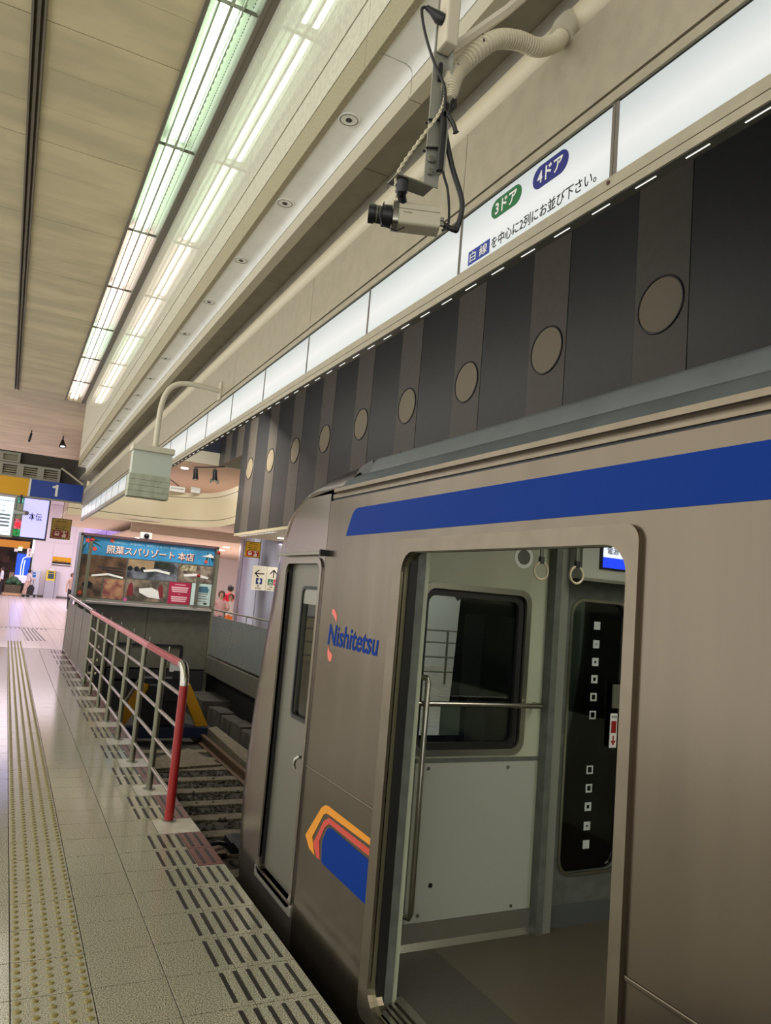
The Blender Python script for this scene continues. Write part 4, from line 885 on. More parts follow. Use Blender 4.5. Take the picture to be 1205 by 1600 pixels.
G().box(-1.0, 17.53, 2.27, 0.02, 17.60, 3.13).build('case', M_STEEL_D, t)
G().box(-0.97, 17.524, 2.31, -0.015, 17.531, 3.11).build('display', mat('display_white', (206, 222, 240), .3, emit=.95), t)
for i, (s, z, w) in enumerate((('のりば案内 本日のお知らせ', 3.03, .55), ('お客様センター', 2.92, .32), ('10:00–17:00', 2.81, .26))):
    text(s, 'lettering', M_BK, t, lambda u, v, w_: (u, 17.5225-w_, v), width=w, center=(-0.30, z), bold=.012, thick=.0003)
for i in range(4): G().box(-0.62, 17.521, 2.71-.075*i, -0.06, 17.524, 2.75-.075*i).build('grey_bar', mat('bar_grey', (140, 150, 160), .4), t)
for i in range(7): G().box(-0.55+.075*i, 17.521, 2.375, -0.51+.075*i, 17.524, 2.385).build('print_dot', M_BK, t)
t = thing('information_screen', 'hanging lilac screen with black brush lettering beside the yellow warning sign', 'screen', (0.35, 17.55, 2.27))
G().box(0.022, 17.53, 2.27, 0.68, 17.60, 3.14).build('case', M_BLACK, t)
G().box(0.17, 17.524, 2.31, 0.65, 17.531, 3.13).build('display', mat('display_lilac', (176, 172, 250), .3, emit=.95), t)
text('本伝', 'lettering', M_BK, t, lambda u, v, w: (u, 17.5225-w, v), width=.26, height=.16, center=(0.42, 2.755), shear=-.1, bold=.01, thick=.0003)
for z0, z1, c, nm in ((2.31, 2.46, (30, 150, 70), 'green_patch'), (2.46, 2.67, (220, 96, 120), 'pink_patch'), (2.67, 2.86, (110, 110, 86), 'grey_patch'), (2.86, 3.12, (110, 196, 170), 'mint_patch')):
    G().box(0.035, 17.522, z0, 0.17, 17.531, z1).build('photo_print', mat(nm, c, .3, emit=.5, noise=(14, .5)), t)
G().prism([(0.10+.05*math.cos(a), 2.55+.06*math.sin(a)) for a in [math.radians(30*i) for i in range(12)]], 17.5195, 17.522).build('red_bloom', mat('bloom_red', (220, 20, 50), .3, emit=.6), t)
t = thing('ceiling_camera', 'grey tubular camera on a bracket before the lilac screen', 'camera', (0.12, 17.2, 3.13))
G().tube([(0.10, 17.3, 3.17), (0.10, 17.3, 2.95)], 0.02, 8).build('bracket', M_BLACK, t, True)
G().tube([(0.02, 17.35, 2.80), (0.24, 17.0, 2.78)], 0.045, 12).build('barrel', M_STEEL_D, t, True); G().box(0.04, 17.28, 2.8, 0.16, 17.36, 2.98).build('mount_box', M_STEEL_D, t)
def warning(lab, x0, x1, z0, z1, y, dim, ztop):
    t = thing('warning_sign', lab, 'sign', ((x0+x1)/2, y, z0), 'yellow and red warning signs')
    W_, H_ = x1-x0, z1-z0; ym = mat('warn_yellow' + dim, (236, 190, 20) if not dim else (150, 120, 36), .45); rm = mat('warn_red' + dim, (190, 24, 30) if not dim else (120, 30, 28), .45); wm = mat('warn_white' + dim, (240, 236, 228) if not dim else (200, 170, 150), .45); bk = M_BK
    G().box(x0, y, z0, x1, y+.012, z1).build('panel', ym, t)
    n = 8
    for i in range(n):
        a = x0+W_*i/n
        for zz in (z0, z1-H_*.055): G().prism([(a, zz), (a+W_/n*.5, zz), (a+W_/n*.9, zz+H_*.055), (a+W_/n*.4, zz+H_*.055)], y-.003, y).build('hazard_mark', bk, t)
        a = z0+H_*i/n
        for xx in (x0, x1-W_*.055): G().prism([(xx, a), (xx+W_*.055, a+H_/n*.4), (xx+W_*.055, a+H_/n*.9), (xx, a+H_/n*.5)], y-.003, y).build('hazard_mark', bk, t)
    rf = G().box(x0+W_*.1, y-.004, z0+H_*.08, x1-W_*.1, y, z0+H_*.43).build('red_field', rm, t)
    cx = x0+W_*.33; cz = z0+H_*.26; s = W_*.11
    plate('train_symbol', wm, rrect(cx-s, cz-s, cx+s, cz+s*1.1, s*.35), [[(cx-s*.7, cz+s*.1), (cx+s*.7, cz+s*.1), (cx+s*.7, cz+s*.75), (cx-s*.7, cz+s*.75)]], 'y-', y-.007, y-.004, rf)
    hx = x0+W_*.68
    G().prism([(hx-.03, cz-.07), (hx+.04, cz-.07), (hx+.045, cz), (hx+.01, cz+.005), (hx+.008, cz+.06), (hx-.012, cz+.06), (hx-.014, cz-.01), (hx-.045, cz-.03)], y-.007, y-.004).build('hand_symbol', wm, rf)
    text('SOS', 'lettering', wm, rf, lambda u, v, w: (u, y-.005-w, v), width=W_*.28, height=H_*.07, bold=.03, center=(hx, cz+H_*.115), thick=.0004)
    for i, (s_, zz, w) in enumerate((('異常時に 駅係員へ', .85, .55), ('お知らせください', .72, .70), ('非常ボタンを押して', .61, .70), ('電車を停止', .50, .55))):
        text(s_, 'lettering', bk if i != 1 else rm, t, lambda u, v, q: (u, y-.001-q, v), width=W_*w, height=H_*.075, bold=.02, center=((x0+x1)/2, z0+H_*zz), thick=.0006)
    G().box((x0+x1)/2-.008, y, z1, (x0+x1)/2+.008, y+.01, ztop).build('hanger', M_STEEL_D if dim else M_CASE, t)
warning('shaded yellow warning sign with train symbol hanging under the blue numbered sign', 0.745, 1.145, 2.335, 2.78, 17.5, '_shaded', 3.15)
warning('bright yellow warning sign with striped edge hanging before the silver column', 4.86, 5.23, 2.34, 2.71, 16.9, '', 2.80)
# column and direction sign on the opposite platform
colm = struct(G().tube([(6.65, 19.1, 0), (6.65, 19.1, 2.9)], 1.255, 64).build('column', mat('column_silver', (160, 158, 172), 0.28, 0.6), None, True))
for i in range(12):
    a = math.radians(30*i+8); G().tube([(6.65+1.257*math.cos(a), 19.1+1.257*math.sin(a), 0.02), (6.65+1.257*math.cos(a), 19.1+1.257*math.sin(a), 2.88)], 0.006, 6).build('panel_joint', M_SLOT, colm)
t = thing('direction_sign', 'cream restroom direction sign with arrows and pictograms on the silver column', 'sign', (5.75, 18.0, 1.6))
Y_ = 17.97
for a, b, nm in ((5.42, 5.775, 0), (5.785, 6.14, 1)):
    p = G().box(a, Y_, 1.60, b, Y_+.03, 2.20).build('panel', mat('sign_cream', (232, 226, 206), .45), t)
    c = (a+b)/2
    if nm == 0:
        g = G(); g.box(c-.10, Y_-.004, 1.995, c+.12, Y_, 2.02); g.prism([(c-.13, 2.0075), (c-.03, 2.10), (c+.005, 2.10), (c-.09, 2.0075), (c+.005, 1.915), (c-.03, 1.915)], Y_-.004, Y_); g.build('arrow', M_BK, p)
        s = G().box(c-.075, Y_-.004, 1.745, c+.085, Y_, 1.895).build('blue_square', mat('picto_navy', (28, 44, 110), .5), p)
        g = G(); g.prism([(c+.005+.02*math.cos(x), 1.872+.016*math.sin(x)) for x in [math.radians(36*i) for i in range(10)]], Y_-.007, Y_-.004); g.prism([(c-.03, 1.85), (c+.04, 1.85), (c+.04, 1.80), (c+.022, 1.80), (c+.018, 1.75), (c-.008, 1.75), (c-.012, 1.80), (c-.03, 1.80)], Y_-.007, Y_-.004); g.build('man_symbol', M_WH, s)
        for s_, z, w in (('男性', 1.70, .07), ('お手洗い', 1.645, .17)): text(s_, 'lettering', M_BK, p, lambda u, v, q: (u, Y_-.001-q, v), width=w, center=(c, z), bold=.02, thick=.0005)
    else:
        g = G(); g.box(c-.012, Y_-.004, 1.93, c+.012, Y_, 2.12); g.prism([(c, 2.14), (c+.095, 2.04), (c+.095, 2.005), (c, 2.10), (c-.095, 2.005), (c-.095, 2.04)], Y_-.004, Y_); g.build('arrow', M_BK, p)
        s = G().box(c-.13, Y_-.004, 1.745, c+.0, Y_, 1.895).build('green_square', mat('picto_green', (20, 110, 70), .5), p)
        g = G(); g.torus((c-.07, Y_-.006, 1.79), .03, .006, 'y', 16, 5); g.box(c-.085, Y_-.007, 1.80, c-.072, Y_-.004, 1.86); g.box(c-.085, Y_-.007, 1.82, c-.05, Y_-.004, 1.83); g.box(c-.05, Y_-.007, 1.78, c-.04, Y_-.004, 1.83); g.ball((c-.078, Y_-.006, 1.873), .011, 8, 5); g.build('wheelchair_symbol', M_WH, s)
        s = G().box(c+.015, Y_-.004, 1.745, c+.145, Y_, 1.895).build('pink_square', mat('picto_pink', (206, 60, 100), .5), p)
        g = G(); g.ball((c+.08, Y_-.006, 1.873), .013, 8, 5); g.prism([(c+.06, 1.855), (c+.10, 1.855), (c+.115, 1.795), (c+.09, 1.795), (c+.088, 1.755), (c+.072, 1.755), (c+.07, 1.795), (c+.045, 1.795)], Y_-.007, Y_-.004); g.build('woman_symbol', M_WH, s)
        for s_, z, w in (('多目的　女性', 1.70, .2), ('お手洗い　お手洗い', 1.645, .28)): text(s_, 'lettering', M_BK, p, lambda u, v, q: (u, Y_-.001-q, v), width=w, center=(c, z), bold=.02, thick=.0005)
G().box(5.6, Y_+.03, 1.75, 5.9, 18.35, 2.05).build('bracket', M_STEEL_D, t)
# ================================================================== CAMERA ON ITS POLE
PXc, PYc = 0.875, 1.66
t = thing('camera_pole', 'grey slotted steel pole with ivory power strip carrying the platform camera', 'pole', (PXc, PYc, 2.76))
g = G(); g.box(PXc-.022, PYc-.004, 2.765, PXc+.022, PYc, CZ); g.box(PXc+.018, PYc-.034, 2.80, PXc+.022, PYc, CZ); g.build('angle_bar', mat('pole_grey', (150, 150, 138), 0.5), t)
G().box(PXc-.02, PYc-.058, 3.14, PXc+.02, PYc-.006, 3.72).build('power_strip', M_CASE, t, bev=0.006)
G().box(PXc-.105, PYc-.012, 2.758, PXc+.005, PYc+.045, 2.762).build('base_plate', M_STEEL_D, t)
for z in (2.80, 2.835): G().tube([(PXc-.008, PYc-.012, z), (PXc-.008, PYc, z)], 0.010, 6).build('bolt', M_STEEL_D, t)
for z in (2.87, 2.95): G().tube([(PXc-.028, PYc-.01, z-.01), (PXc+.02, PYc-.01, z+.005), (PXc+.02, PYc+.008, z+.005), (PXc-.028, PYc+.008, z-.01)], 0.003, 6).build('cable_tie', M_CABLE, t)
g = G(); g.tube([(PXc-.004, PYc-.012, 3.06), (PXc-.004, PYc-.012, 3.11)], 0.006, 6); g.build('slot_hole', M_BLACK, t)
t = thing('security_camera', 'beige box camera with black zoom lens hanging under the slotted pole', 'camera', (0.86, 1.69, 2.68))
fdir = Vector((-0.93, 0.364, 0)).normalized(); sd = Vector((fdir.y, -fdir.x, 0)); cc = Vector((0.858, 1.694, 2.682))
def cam_pt(a, b, c): return tuple(cc + fdir*a + sd*b + Vector((0, 0, c)))
def cam_prism(sec, a0, a1):
    n_ = len(sec); return G().add([cam_pt(a0, u, v) for u, v in sec]+[cam_pt(a1, u, v) for u, v in sec], [(i, (i+1) % n_, (i+1) % n_+n_, i+n_) for i in range(n_)]+[tuple(range(n_)), tuple(range(n_, 2*n_))])
body = cam_prism(rrect(-.030, -.031, .030, .031, .008, 3), -.062, .052).build('body', M_CAMB, t, True)
cam_prism(rrect(-.0315, -.0325, .0315, .0325, .012, 3), .050, .064).build('front_bezel', M_STEEL, body, True)
cam_prism([(-.0306, .009), (.0306, .009), (.0306, .0105), (-.0306, .0105)], -.060, .050).build('shell_seam', M_SLOT, body)
for a, c in ((-.074, .002), (-.074, -.012)): G().tube([cam_pt(-.060, -.012, c), cam_pt(a, -.012, c)], 0.006, 8).build('connector', M_STEEL_D, body, True)
ln = G().tube([cam_pt(.062, 0, -.002), cam_pt(.066, 0, -.002), cam_pt(.0665, 0, -.002), cam_pt(.092, 0, -.002), cam_pt(.0925, 0, -.002), cam_pt(.112, 0, 0), cam_pt(.113, 0, 0), cam_pt(.128, 0, 0)], [.020, .020, .029, .029, .023, .023, .026, .026], 20).build('lens', M_BLACK, t, True)
G().tube([cam_pt(.1281, 0, 0), cam_pt(.1285, 0, 0)], .019, 16).build('front_glass', mat('lens_glass', (70, 76, 90), 0.05, spec=1.0), ln, True)
for a in (.097, .105): G().tube([cam_pt(a, 0, 0), cam_pt(a+.003, 0, 0)], .0238, 20).build('scale_ring', mat('lens_scale', (96, 92, 74), .5), ln, True)
text('TOSHIBA', 'lettering', mat('print_dim', (80, 78, 68), .6), body, lambda u, v, w: cam_pt(-u, -.0303-w, v), width=.024, center=(-.026, .0005), thick=.0002)
G().tube([(0.795, 1.668, 2.757), (0.798, 1.672, 2.728), (0.80, 1.676, 2.722)], [.016, .016, .011], 14).build('swivel', M_BLACK, t, True)
G().tube([(0.802, 1.68, 2.724), (0.812, 1.69, 2.712)], .013, 10).build('mount_foot', M_BLACK, t, True)
G().tube([cam_pt(.09, -.03, .02), cam_pt(.10, -.034, -.02), cam_pt(.09, -.03, -.045), cam_pt(.05, -.02, -.05), cam_pt(.03, -.015, -.034)], .0016, 6).build('lens_cable', M_CABLE, t, True)
def spl(p, n_=6):
    p = [Vector(q) for q in p]; o = []
    for i in range(len(p)-1):
        a, b, c, d = (p[max(0, min(len(p)-1, j))] for j in (i-1, i, i+1, i+2))
        for k in range(n_):
            q = k/n_; o.append(0.5*((2*b)+(c-a)*q+(2*a-5*b+4*c-d)*q*q+(3*b-a-3*c+d)*q**3))
    return o+[p[-1]]
rear = Vector(cam_pt(-.072, 0, -.004))
tag(G().tube(spl([rear, rear+Vector((.03, -.012, -.012)), (0.965, 1.655, 2.675), (0.965, 1.64, 2.74), (0.925, 1.64, 2.83), (0.893, 1.64, 2.93), (0.886, 1.64, 2.99), (0.884, 1.64, 3.05)]), 0.0075, 10).build('cable', M_CABLE, None, True), 'thick black cable looping from the box camera up to the pole', 'cable')
tag(G().tube(spl([rear+Vector((0, 0, -.02)), (0.937, 1.655, 2.68), (0.925, 1.65, 2.76), (0.905, 1.645, 2.80), (0.89, 1.64, 2.84)]), 0.0035, 8).build('cable', M_CABLE, None, True), 'thin dark lead running straight from camera rear to the pole', 'cable')
tag(G().tube(spl([(0.885, 1.635, 2.80), (0.884, 1.632, 2.86), (0.884, 1.632, 2.93), (0.882, 1.64, 2.955)]), 0.009, 8).build('cable', M_CABLE, None, True), 'short thick black cable sleeve hanging along the lower pole', 'cable')
t = thing('power_plug', 'black mains plug with cord stuck in the ivory power strip', 'plug', (0.85, 1.64, 3.22))
G().tube([(0.858, 1.625, 3.215), (0.845, 1.632, 3.222), (0.828, 1.64, 3.238), (0.812, 1.645, 3.247)], [.015, .017, .010, .007], 10).build('plug_body', M_CABLE, t, True)
G().tube(spl([(0.812, 1.645, 3.247), (0.800, 1.648, 3.235), (0.815, 1.645, 3.17), (0.845, 1.635, 3.09), (0.875, 1.625, 3.03), (0.882, 1.625, 2.96)]), 0.004, 8).build('cord', M_CABLE, t, True)
t = thing('safety_cord', 'off-white twisted safety cord slanting from pole to camera', 'cord', (0.83, 1.65, 2.8))
rp = [Vector((0.800, 1.69, 2.705)), Vector((0.778, 1.668, 2.765)), Vector((0.82, 1.648, 2.86)), Vector((0.872, 1.636, 2.96)), Vector((0.884, 1.633, 3.02))]
sp = spl(rp, 14)
for ph_ in (0, math.pi):
    G().tube([q+Vector((math.cos(i*1.3+ph_), math.sin(i*1.3+ph_)*.3, math.sin(i*1.3+ph_)))*.0025 for i, q in enumerate(sp)], 0.0027, 6).build('strand', mat('cord_white', (206, 198, 170), .8), t, True)
t = thing('cable_bundle', 'tangle of thin dark leads tied at the pole below the conduit', 'cable', (0.89, 1.63, 2.98))
for i in range(4):
    a = i*.9
    G().tube(spl([(0.888, 1.625, 3.04), (0.900+.008*math.sin(a), 1.62, 3.015), (0.902+.008*math.cos(a), 1.618, 2.985), (0.890, 1.622, 2.96-.004*i), (0.882+.004*i, 1.628, 2.99)]), 0.0028, 6).build('lead', M_CABLE, t, True)
G().tube(spl([(0.893, 1.62, 2.95), (0.905, 1.612, 2.925), (0.912, 1.61, 2.905)]), [.006]*12+[.009], 8).build('lead_end', M_CABLE, t, True)
# bracket bar and flexible conduit
t = thing('stay_bracket', 'flat ivory steel bracket bar from fascia recess to the pole', 'bracket', (1.05, 1.7, 3.15))
g = G(); g.tube([(0.885, 1.672, 3.15), (0.96, 1.66, 3.235), (1.06, 1.64, 3.345), (1.12, 1.62, 3.42), (1.14, 1.62, 3.54), (1.20, 1.62, 3.655)], 0.015, 6); g.build('flat_bar', M_CASE, t)
G().box(1.175, 1.57, 3.652, 1.26, 1.67, 3.6598).build('foot_plate', M_CASE, t)
t = thing('flexible_conduit', 'ivory ribbed flexible conduit curving from the fascia to the pole', 'conduit', (1.29, 1.67, 3.42))
path = spl([(0.896, 1.625, 3.00), (0.908, 1.648, 3.07), (0.945, 1.665, 3.145), (1.02, 1.64, 3.235), (1.10, 1.64, 3.275), (1.18, 1.645, 3.29), (1.245, 1.65, 3.335), (1.295, 1.668, 3.405)], 36)
G().tube(path, [(0.024 if i > 28 else 0.012+0.00043*i)+0.0034*math.sin(i*1.5708+.78) for i in range(len(path))], 14).build('ribbed_pipe', M_CONDUIT, t, True)
G().tube([(1.275, 1.66, 3.375), (1.30, 1.67, 3.415), (1.325, 1.678, 3.45)], [.038, .044, .044], 18).build('sealing_collar', M_LIP, t, True)
for i in (61, 97): G().tube([path[i]+Vector((0, 0, -.026)), path[i]+Vector((-.01, -.024, .0)), path[i]+Vector((0, 0, .04)), path[i]+Vector((.01, .024, .0)), path[i]+Vector((0, 0, -.026))], 0.003, 6).build('cable_tie', M_CABLE, t)
# ================================================================== HANGING BOX ON A BENT PIPE
t = thing('hanging_sign_box', 'blank pale grey sign box hanging from a bent cream pipe off the fascia', 'sign', (0.85, 5.64, 2.24))
G().tube(spl([(1.305, 5.64, 3.14), (1.15, 5.64, 3.15), (1.03, 5.64, 3.145), (0.95, 5.64, 3.115), (0.90, 5.64, 3.05), (0.875, 5.64, 2.95), (0.868, 5.64, 2.82), (0.866, 5.64, 2.61)], 5), 0.02, 12).build('bent_pipe', M_CASE, t, True)
G().box(1.288, 5.60, 3.07, 1.30, 5.68, 3.21).build('wall_plate', M_LIP, t)
G().box(0.70, 5.56, 2.58, 0.998, 5.72, 2.622).build('top_cap', M_CASE, t, bev=0.004)
G().box(0.712, 5.585, 2.41, 0.988, 5.70, 2.58).build('upper_panel', mat('pale_grey_panel', (196, 204, 192), 0.4), t)
for i in range(4): G().box(0.702, 5.57, 2.245+.0415*i, 0.990, 5.705, 2.245+.0415*i+.0395).build('lower_panel', mat('pale_stained_panel', (184, 190, 168), 0.5, noise=(9, .10), stretch=(3, 1, 1)), t)
# ================================================================== STAGE LAMPS ON THE UPPER FLOOR
t = thing('lamp_bar', 'thin black lamp bar reaching from the striped wall over the balcony', 'bar', (5.0, 20.5, 4.9))
G().tube([(4.60, 18.6, 4.62), (4.2, 18.9, 4.58), (3.95, 19.1, 4.57)], 0.014, 8).build('bar', M_BLACK, t, True)
for (x, y, z, lab) in ((3.98, 19.05, 4.55, 'black stage lamp hanging at the far end of the lamp bar'), (4.40, 18.75, 4.55, 'stage lamp with open silver barn doors close to the striped wall')):
    t = thing('stage_lamp', lab, 'lamp', (x, y, z))
    G().tube([(x, y, z+.03), (x, y, z-.08)], .02, 8).build('clamp', M_BLACK, t, True); G().box(x-.05, y-.04, z-.10, x+.05, y+.04, z-.02).build('yoke', M_BLACK, t)
    G().tube([(x, y, z-.09), (x+.01, y-.02, z-.22), (x+.012, y-.03, z-.30)], [.055, .06, .075], 14).build('housing', M_BLACK, t, True)
    G().tube([(x+.012, y-.032, z-.30), (x+.013, y-.034, z-.315)], .06, 14).build('lamp_glass', M_STEEL_D, t, True)
    if y < 19:
        for s in (-1, 1): G().box(x+s*.09-.03, y-.06, z-.38, x+s*.09+.03, y-.05, z-.27).build('barn_door', M_STEEL, t)
t = thing('stand_arm', 'cream stand with black diagonal arm behind the balcony parapet', 'stand', (3.55, 19.9, 3.9))
G().tube([(3.62, 20.6, 3.22), (3.62, 20.6, 4.40)], .018, 8).build('post', M_CASE, t, True); G().tube([(3.62, 20.6, 4.38), (3.9, 20.6, 4.22)], .012, 8).build('arm', M_BLACK, t, True)
for i, (x0, x1, lab) in enumerate(((3.55, 3.95, 'white notice with a printed line standing on the balcony parapet'), (4.03, 4.27, 'blank white sheet on the balcony parapet beside the notice'))):
    t = thing('notice_sheet', lab, 'notice', ((x0+x1)/2, 19.9, 4.0))
    y = 19.95-.0*i if i == 0 else 19.6
    G().box(x0, y, 3.98, x1, y+.02, 4.12).build('sheet', M_WH, t)
    if i == 0:
        for j in range(7): G().box(x0+.04+.048*j, y-.003, 4.05, x0+.07+.048*j, y, 4.075).build('print_mark', M_SLOT, t)
tag(G().tube([(3.98, 20.5, 4.72), (3.98, 20.5, 4.70)], .10, 16).build('ceiling_downlight', M_SPOT), 'bright round downlight in the upper ceiling above the balcony', 'downlight')
# ================================================================== FAR CONCOURSE
t = thing('ticket_machine', 'grey ticket machine with yellow framed screen against the white wall', 'machine', (2.5, 49, 0))
G().box(2.16, 48.6, 0, 2.68, 49.13, 1.02).build('cabinet', mat('machine_grey', (176, 176, 186), .4), t); G().box(2.18, 48.62, 0.25, 2.6, 48.605, 0.31).build('kick_gap', M_SLOT, t)
g = G(); g.prism([(48.6, 1.02), (49.13, 1.02), (49.13, 1.62), (48.9, 1.62)], 2.18, 2.66, 'x'); g.build('sloped_head', mat('machine_yellow', (228, 206, 60), .4), t)
g = G(); g.prism([(48.63, 1.14), (48.80, 1.42), (48.79, 1.425), (48.62, 1.145)], 2.27, 2.60, 'x'); g.build('touch_screen', mat('screen_dark', (50, 66, 80), .2, emit=.3), t)
G().box(2.27, 48.80, 1.46, 2.58, 48.84, 1.56).build('header_panel', mat('machine_green', (70, 96, 80), .4), t); G().box(2.3, 48.85, 1.62, 2.56, 49.0, 1.74).build('top_card', M_WH, t)
G().box(2.70, 48.7, 0, 2.86, 49.14, 1.60).build('side_cheek', mat('machine_grey', (176, 176, 186), .4), t)
t = thing('change_machine', 'pale blue-white machine beside the ticket machine', 'machine', (1.6, 49, 0))
G().box(1.42, 48.7, 0, 1.82, 49.15, 1.55).build('cabinet', mat('machine_pale', (206, 214, 226), .4), t); G().box(1.44, 48.69, 1.15, 1.62, 48.70, 1.3).build('blue_panel', mat('machine_blue', (40, 120, 190), .4), t)
G().box(1.44, 48.69, 1.34, 1.6, 48.70, 1.44).build('blue_panel', mat('machine_blue', (40, 120, 190), .4), t); G().box(1.4, 48.68, 1.55, 1.84, 49.15, 1.6).build('lid', M_WH, t); G().box(1.44, 48.69, .08, 1.82, 48.7, .14).build('base_strip', M_SLOT, t)
t = sgn('yellow_notice', 'yellow and black notice on the white wall above the ticket machine', 2.42, 3.45, 1.95, 2.47, 49.13, M_SIGNY, 'notice', .03)
for z0, z1, m in ((1.95, 2.0, M_BK), (2.0, 2.05, M_WH), (2.05, 2.18, M_BK)): G().box(2.42, 49.12, z0, 3.45, 49.13, z1).build('stripe', m, t)
text('ご案内 ＩＣカード　→', 'lettering', M_BK, t, lambda u, v, w: (u, 49.125-w, v), width=.9, center=(2.92, 2.23), bold=.02)
t = thing('advertising_screen', 'blue glowing advertising screen beside the shop opening', 'screen', (0.95, 49.2, 1.0))
G().box(0.45, 49.15, 0.3, 1.33, 49.28, 2.55).build('case', M_BLACK, t); G().box(0.50, 49.14, 1.2, 1.22, 49.151, 2.45).build('display', mat('ad_blue', (20, 70, 226), .3, emit=.9), t); G().box(0.50, 49.14, 0.75, 1.22, 49.151, 1.2).build('pale_field', mat('ad_pale', (216, 190, 210), .3, emit=.8), t)
g = G(); g.tube([(0.80, 49.13, 1.1), (0.78, 49.13, 1.8), (0.84, 49.13, 2.2), (1.0, 49.13, 2.3), (1.2, 49.13, 2.32)], .03, 6); g.tube([(0.93, 49.13, 1.1), (0.92, 49.13, 1.8), (0.95, 49.13, 2.1)], .03, 6); g.build('light_streak', mat('ad_streak', (216, 230, 255), .3, emit=1.0), t)
t = thing('display_counter', 'wicker-brown counter heaped with green bags before the shop', 'counter', (0.5, 48.6, 0))
G().box(0.0, 48.2, 0.02, 0.95, 48.9, 0.16).build('plinth', mat('plinth_tan', (206, 170, 130), .5), t); G().box(0.05, 48.25, 0.16, 0.92, 48.85, 0.62).build('basket', mat('basket_brown', (112, 100, 78), .8, noise=(16, .4)), t, bev=.03)
for x, z, r in ((.25, .78, .2), (.5, .9, .25), (.72, .76, .2)): G().ball((x, 48.5, z), r, 10, 7, .9).build('green_bag', mat('bag_green', (70, 120, 84), .6, noise=(6, .4)), t, True)
t = thing('hanging_shop_sign', 'small lit white-green sign box under the orange shop band', 'sign', (0.63, 49.2, 2.7))
G().box(0.5, 49.19, 2.62, 0.72, 49.299, 2.86).build('box', mat('sign_mint', (200, 236, 190), .4, emit=.9), t); G().box(0.30, 49.2, 2.56, 0.5, 49.28, 2.74).build('card', M_WH, t)
for i, (z, m) in enumerate(((2.56, M_REDP), (2.30, M_SLOT))):
    t = sgn('wall_notice', ('upper white notice with red figure' if i == 0 else 'lower white notice with grey figure') + ' at the corner beside the shop opening', 0.98, 1.3, z, z+.25, 49.05, M_WH, 'notice', .02)
    G().box(1.10, 49.04, z+.06, 1.16, 49.05, z+.2).build('figure_mark', m, t)
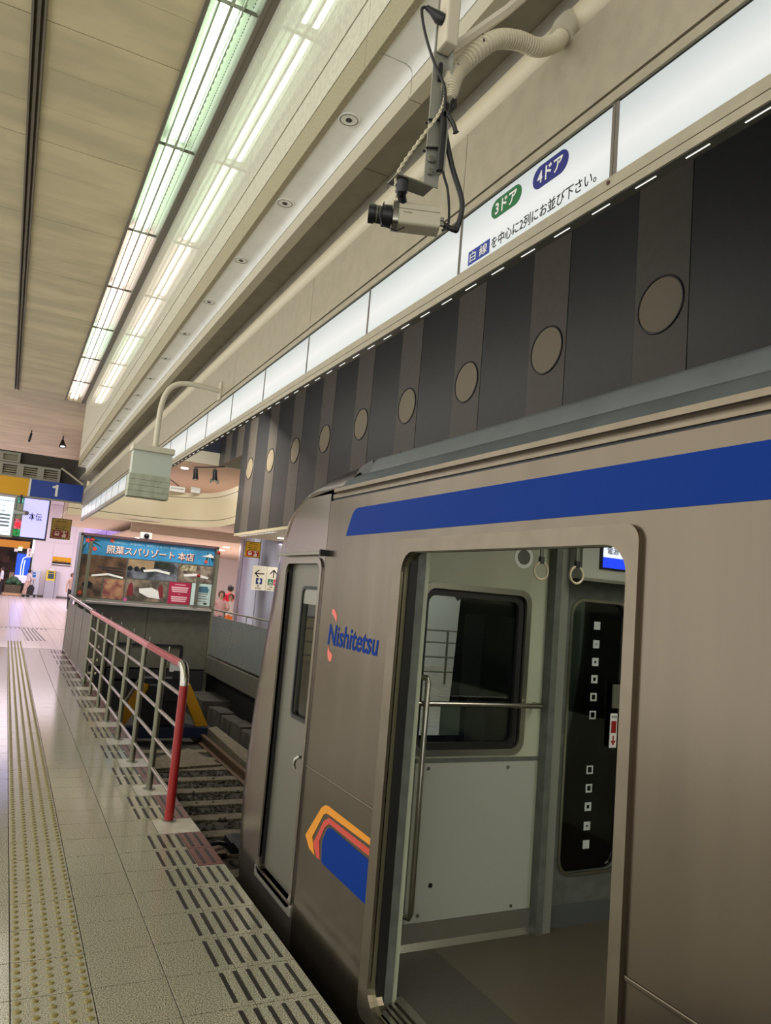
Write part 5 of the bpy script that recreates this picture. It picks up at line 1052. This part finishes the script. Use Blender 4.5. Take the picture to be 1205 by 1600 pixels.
# ================================================================== PEOPLE
def person(lab, loc, H, face, top, legs, hair, pose='stand', skirt=None):
    """one continuous skinned body (clothes are face materials); hair a child"""
    t = thing('person', lab, 'person', loc); s = H/1.7; ca, sa = math.cos(face), math.sin(face)
    J = {'pel': (0, 0, .93), 'che': (0, 0, 1.26), 'nec': (0, 0, 1.43), 'hea': (0, .01, 1.56), 'top': (0, .01, 1.67)}
    R = {'pel': .13, 'che': .14, 'nec': .052, 'hea': .088, 'top': .06}
    E = [('pel', 'che'), ('che', 'nec'), ('nec', 'hea'), ('hea', 'top')]
    for sd_, q in ((-1, 'l'), (1, 'r')):
        if pose == 'lean': el, wr = (.24*sd_, .16, 1.16), (.10*sd_, .34, 1.12)
        elif pose == 'push': el, wr = (.22*sd_, .06, 1.14), (.16*sd_, .30, 1.05)
        else: el, wr = (.23*sd_, -.01, 1.13), (.24*sd_, .06, .88)
        st = .06*sd_ if pose != 'stand' else .10*sd_
        J |= {q+'sh': (.17*sd_, 0, 1.38), q+'el': el, q+'wr': wr, q+'ha': (wr[0], wr[1]+.03, wr[2]-.07), q+'hi': (.085*sd_, 0, .88), q+'kn': (.09*sd_, .02+st*.3, .48), q+'an': (.09*sd_, st*.6, .08), q+'to': (.095*sd_, st*.6+.13, .03)}
        R |= {q+'sh': .062, q+'el': .045, q+'wr': .032, q+'ha': .034, q+'hi': .092, q+'kn': .062, q+'an': .042, q+'to': .034}
        E += [('che', q+'sh'), (q+'sh', q+'el'), (q+'el', q+'wr'), (q+'wr', q+'ha'), ('pel', q+'hi'), (q+'hi', q+'kn'), (q+'kn', q+'an'), (q+'an', q+'to')]
    ks = list(J); me = bpy.data.meshes.new('body'); me.from_pydata([Vector(J[k])*s for k in ks], [(ks.index(a), ks.index(b)) for a, b in E], [])
    tmp = bpy.data.objects.new('tmp', me); COL.objects.link(tmp); sk = tmp.modifiers.new('skin', 'SKIN'); su = tmp.modifiers.new('sub', 'SUBSURF'); su.levels = su.render_levels = 1
    for i, k in enumerate(ks):
        v = me.skin_vertices[0].data[i]; v.radius = (R[k]*s, R[k]*s*(.75 if k in ('pel', 'che') else 1)); v.use_root = k == 'pel'
    dg = bpy.context.evaluated_depsgraph_get(); bm_ = bpy.data.meshes.new_from_object(tmp.evaluated_get(dg)); bpy.data.objects.remove(tmp)
    bm_.materials.clear()
    for m in (top, legs, M_SKIN, M_BLACK): bm_.materials.append(m)
    for p in bm_.polygons:
        c = p.center/s; p.use_smooth = True
        p.material_index = 2 if c.z > 1.44 else 3 if c.z < .10 else 2 if (abs(c.x) > .19 and c.z < 1.0) or (c.y > .22 and c.z > .9) else 0 if c.z > .95 else 1
    b = bpy.data.objects.new('body', bm_); COL.objects.link(b); b.parent = t; b.rotation_euler.z = face
    def put(g, nm, m):
        o = g.build(nm, m, None, True); o.parent = t; o.rotation_euler.z = face; return o
    g = G(); g.ball((0, -.012*s, 1.585*s), .108*s, 12, 8, 1.12); 
    g.v = [(x, min(y, .055*s) if z < 1.64*s else y, z) for x, y, z in g.v]; put(g, 'hair', hair)
    g = G(); g.tube([(0, .085*s, 1.565*s), (0, .118*s, 1.54*s)], [.010*s, .014*s], 6); put(g, 'nose', M_SKIN)
    g = G(); g.ball((-.034*s, .088*s, 1.585*s), .011*s, 6, 4); g.ball((.034*s, .088*s, 1.585*s), .011*s, 6, 4); put(g, 'eyes', M_BLACK)
    g = G(); g.box(-.024*s, .082*s, 1.507*s, .024*s, .096*s, 1.514*s); put(g, 'mouth', mat('lips', (170, 80, 76), .5))
    if skirt:
        g = G(); g.tube([(0, 0, .98*s), (0, 0, .7*s), (0, 0, .14*s)], [.15*s, .22*s, .28*s], 16); put(g, 'skirt', skirt)
    return t
mh = mat('hair_black', (26, 22, 22), .5); mb = mat('hair_brown', (96, 70, 56), .5)
person('woman in pale top and patterned long skirt with black cart before the shop', (1.25, 48.1, 0), 1.60, math.radians(-60), mat('blouse_white', (226, 216, 214), .7), mat('legs_tan', (190, 150, 130), .7), mh, 'push', mat('skirt_pattern', (170, 130, 110), .7, noise=(14, 0, (236, 214, 196))))
person('person in white shirt and dark trousers walking at the shop edge', (-0.15, 47.5, 0), 1.62, math.radians(90), mat('shirt_white', (226, 228, 234), .7), mat('trousers_black', (30, 30, 36), .7), mh, 'stand')
person('woman with brown hair in pale pink top leaning on the opposite fence rail', (5.14, 19.6, 0), 1.50, math.radians(165), mat('top_pink', (226, 178, 176), .7), mat('skirt_grey', (90, 90, 100), .7), mb, 'lean')
person('person in bright red shirt standing with back turned behind the pink-topped woman', (6.45, 23.6, 0), 1.68, math.radians(10), mat('shirt_red', (214, 26, 56), .6), mat('trousers_dark', (50, 48, 56), .7), mh, 'stand')
person('child in white and orange clothes beside the pink-topped woman', (5.95, 21.6, 0), 1.42, math.radians(150), mat('shirt_cream', (238, 226, 220), .7), mat('shorts_orange', (226, 120, 50), .7), mb, 'stand')
person('person in pale clothes just showing past the edge of the billboard column', (2.62, 35.0, 0), 1.62, math.radians(200), mat('coat_beige', (200, 176, 160), .7), mat('trousers_black', (30, 30, 36), .7), mb, 'stand')
t = thing('shopping_cart', 'black wheeled shopping cart beside the woman in patterned skirt', 'cart', (1.42, 47.5, 0))
g = G(); g.prism([(1.20, .18), (1.55, .16), (1.60, .55), (1.50, .72), (1.32, .70), (1.22, .5)], 47.35, 47.7); g.build('bag', M_BLACK, t, bev=.03)
G().tube([(1.34, 47.5, .7), (1.33, 47.5, .95), (1.5, 47.5, .98), (1.5, 47.5, .72)], .018, 6).build('handle', M_SLOT, t, True)
for x in (1.08, 1.28, 1.64): G().tube([(x, 47.45, .075), (x, 47.52, .075)], .075, 12).build('wheel', M_BLACK, t, True)
G().tube([(1.06, 47.5, .12), (1.66, 47.5, .16)], .015, 6).build('axle_bar', M_BLACK, t, True)
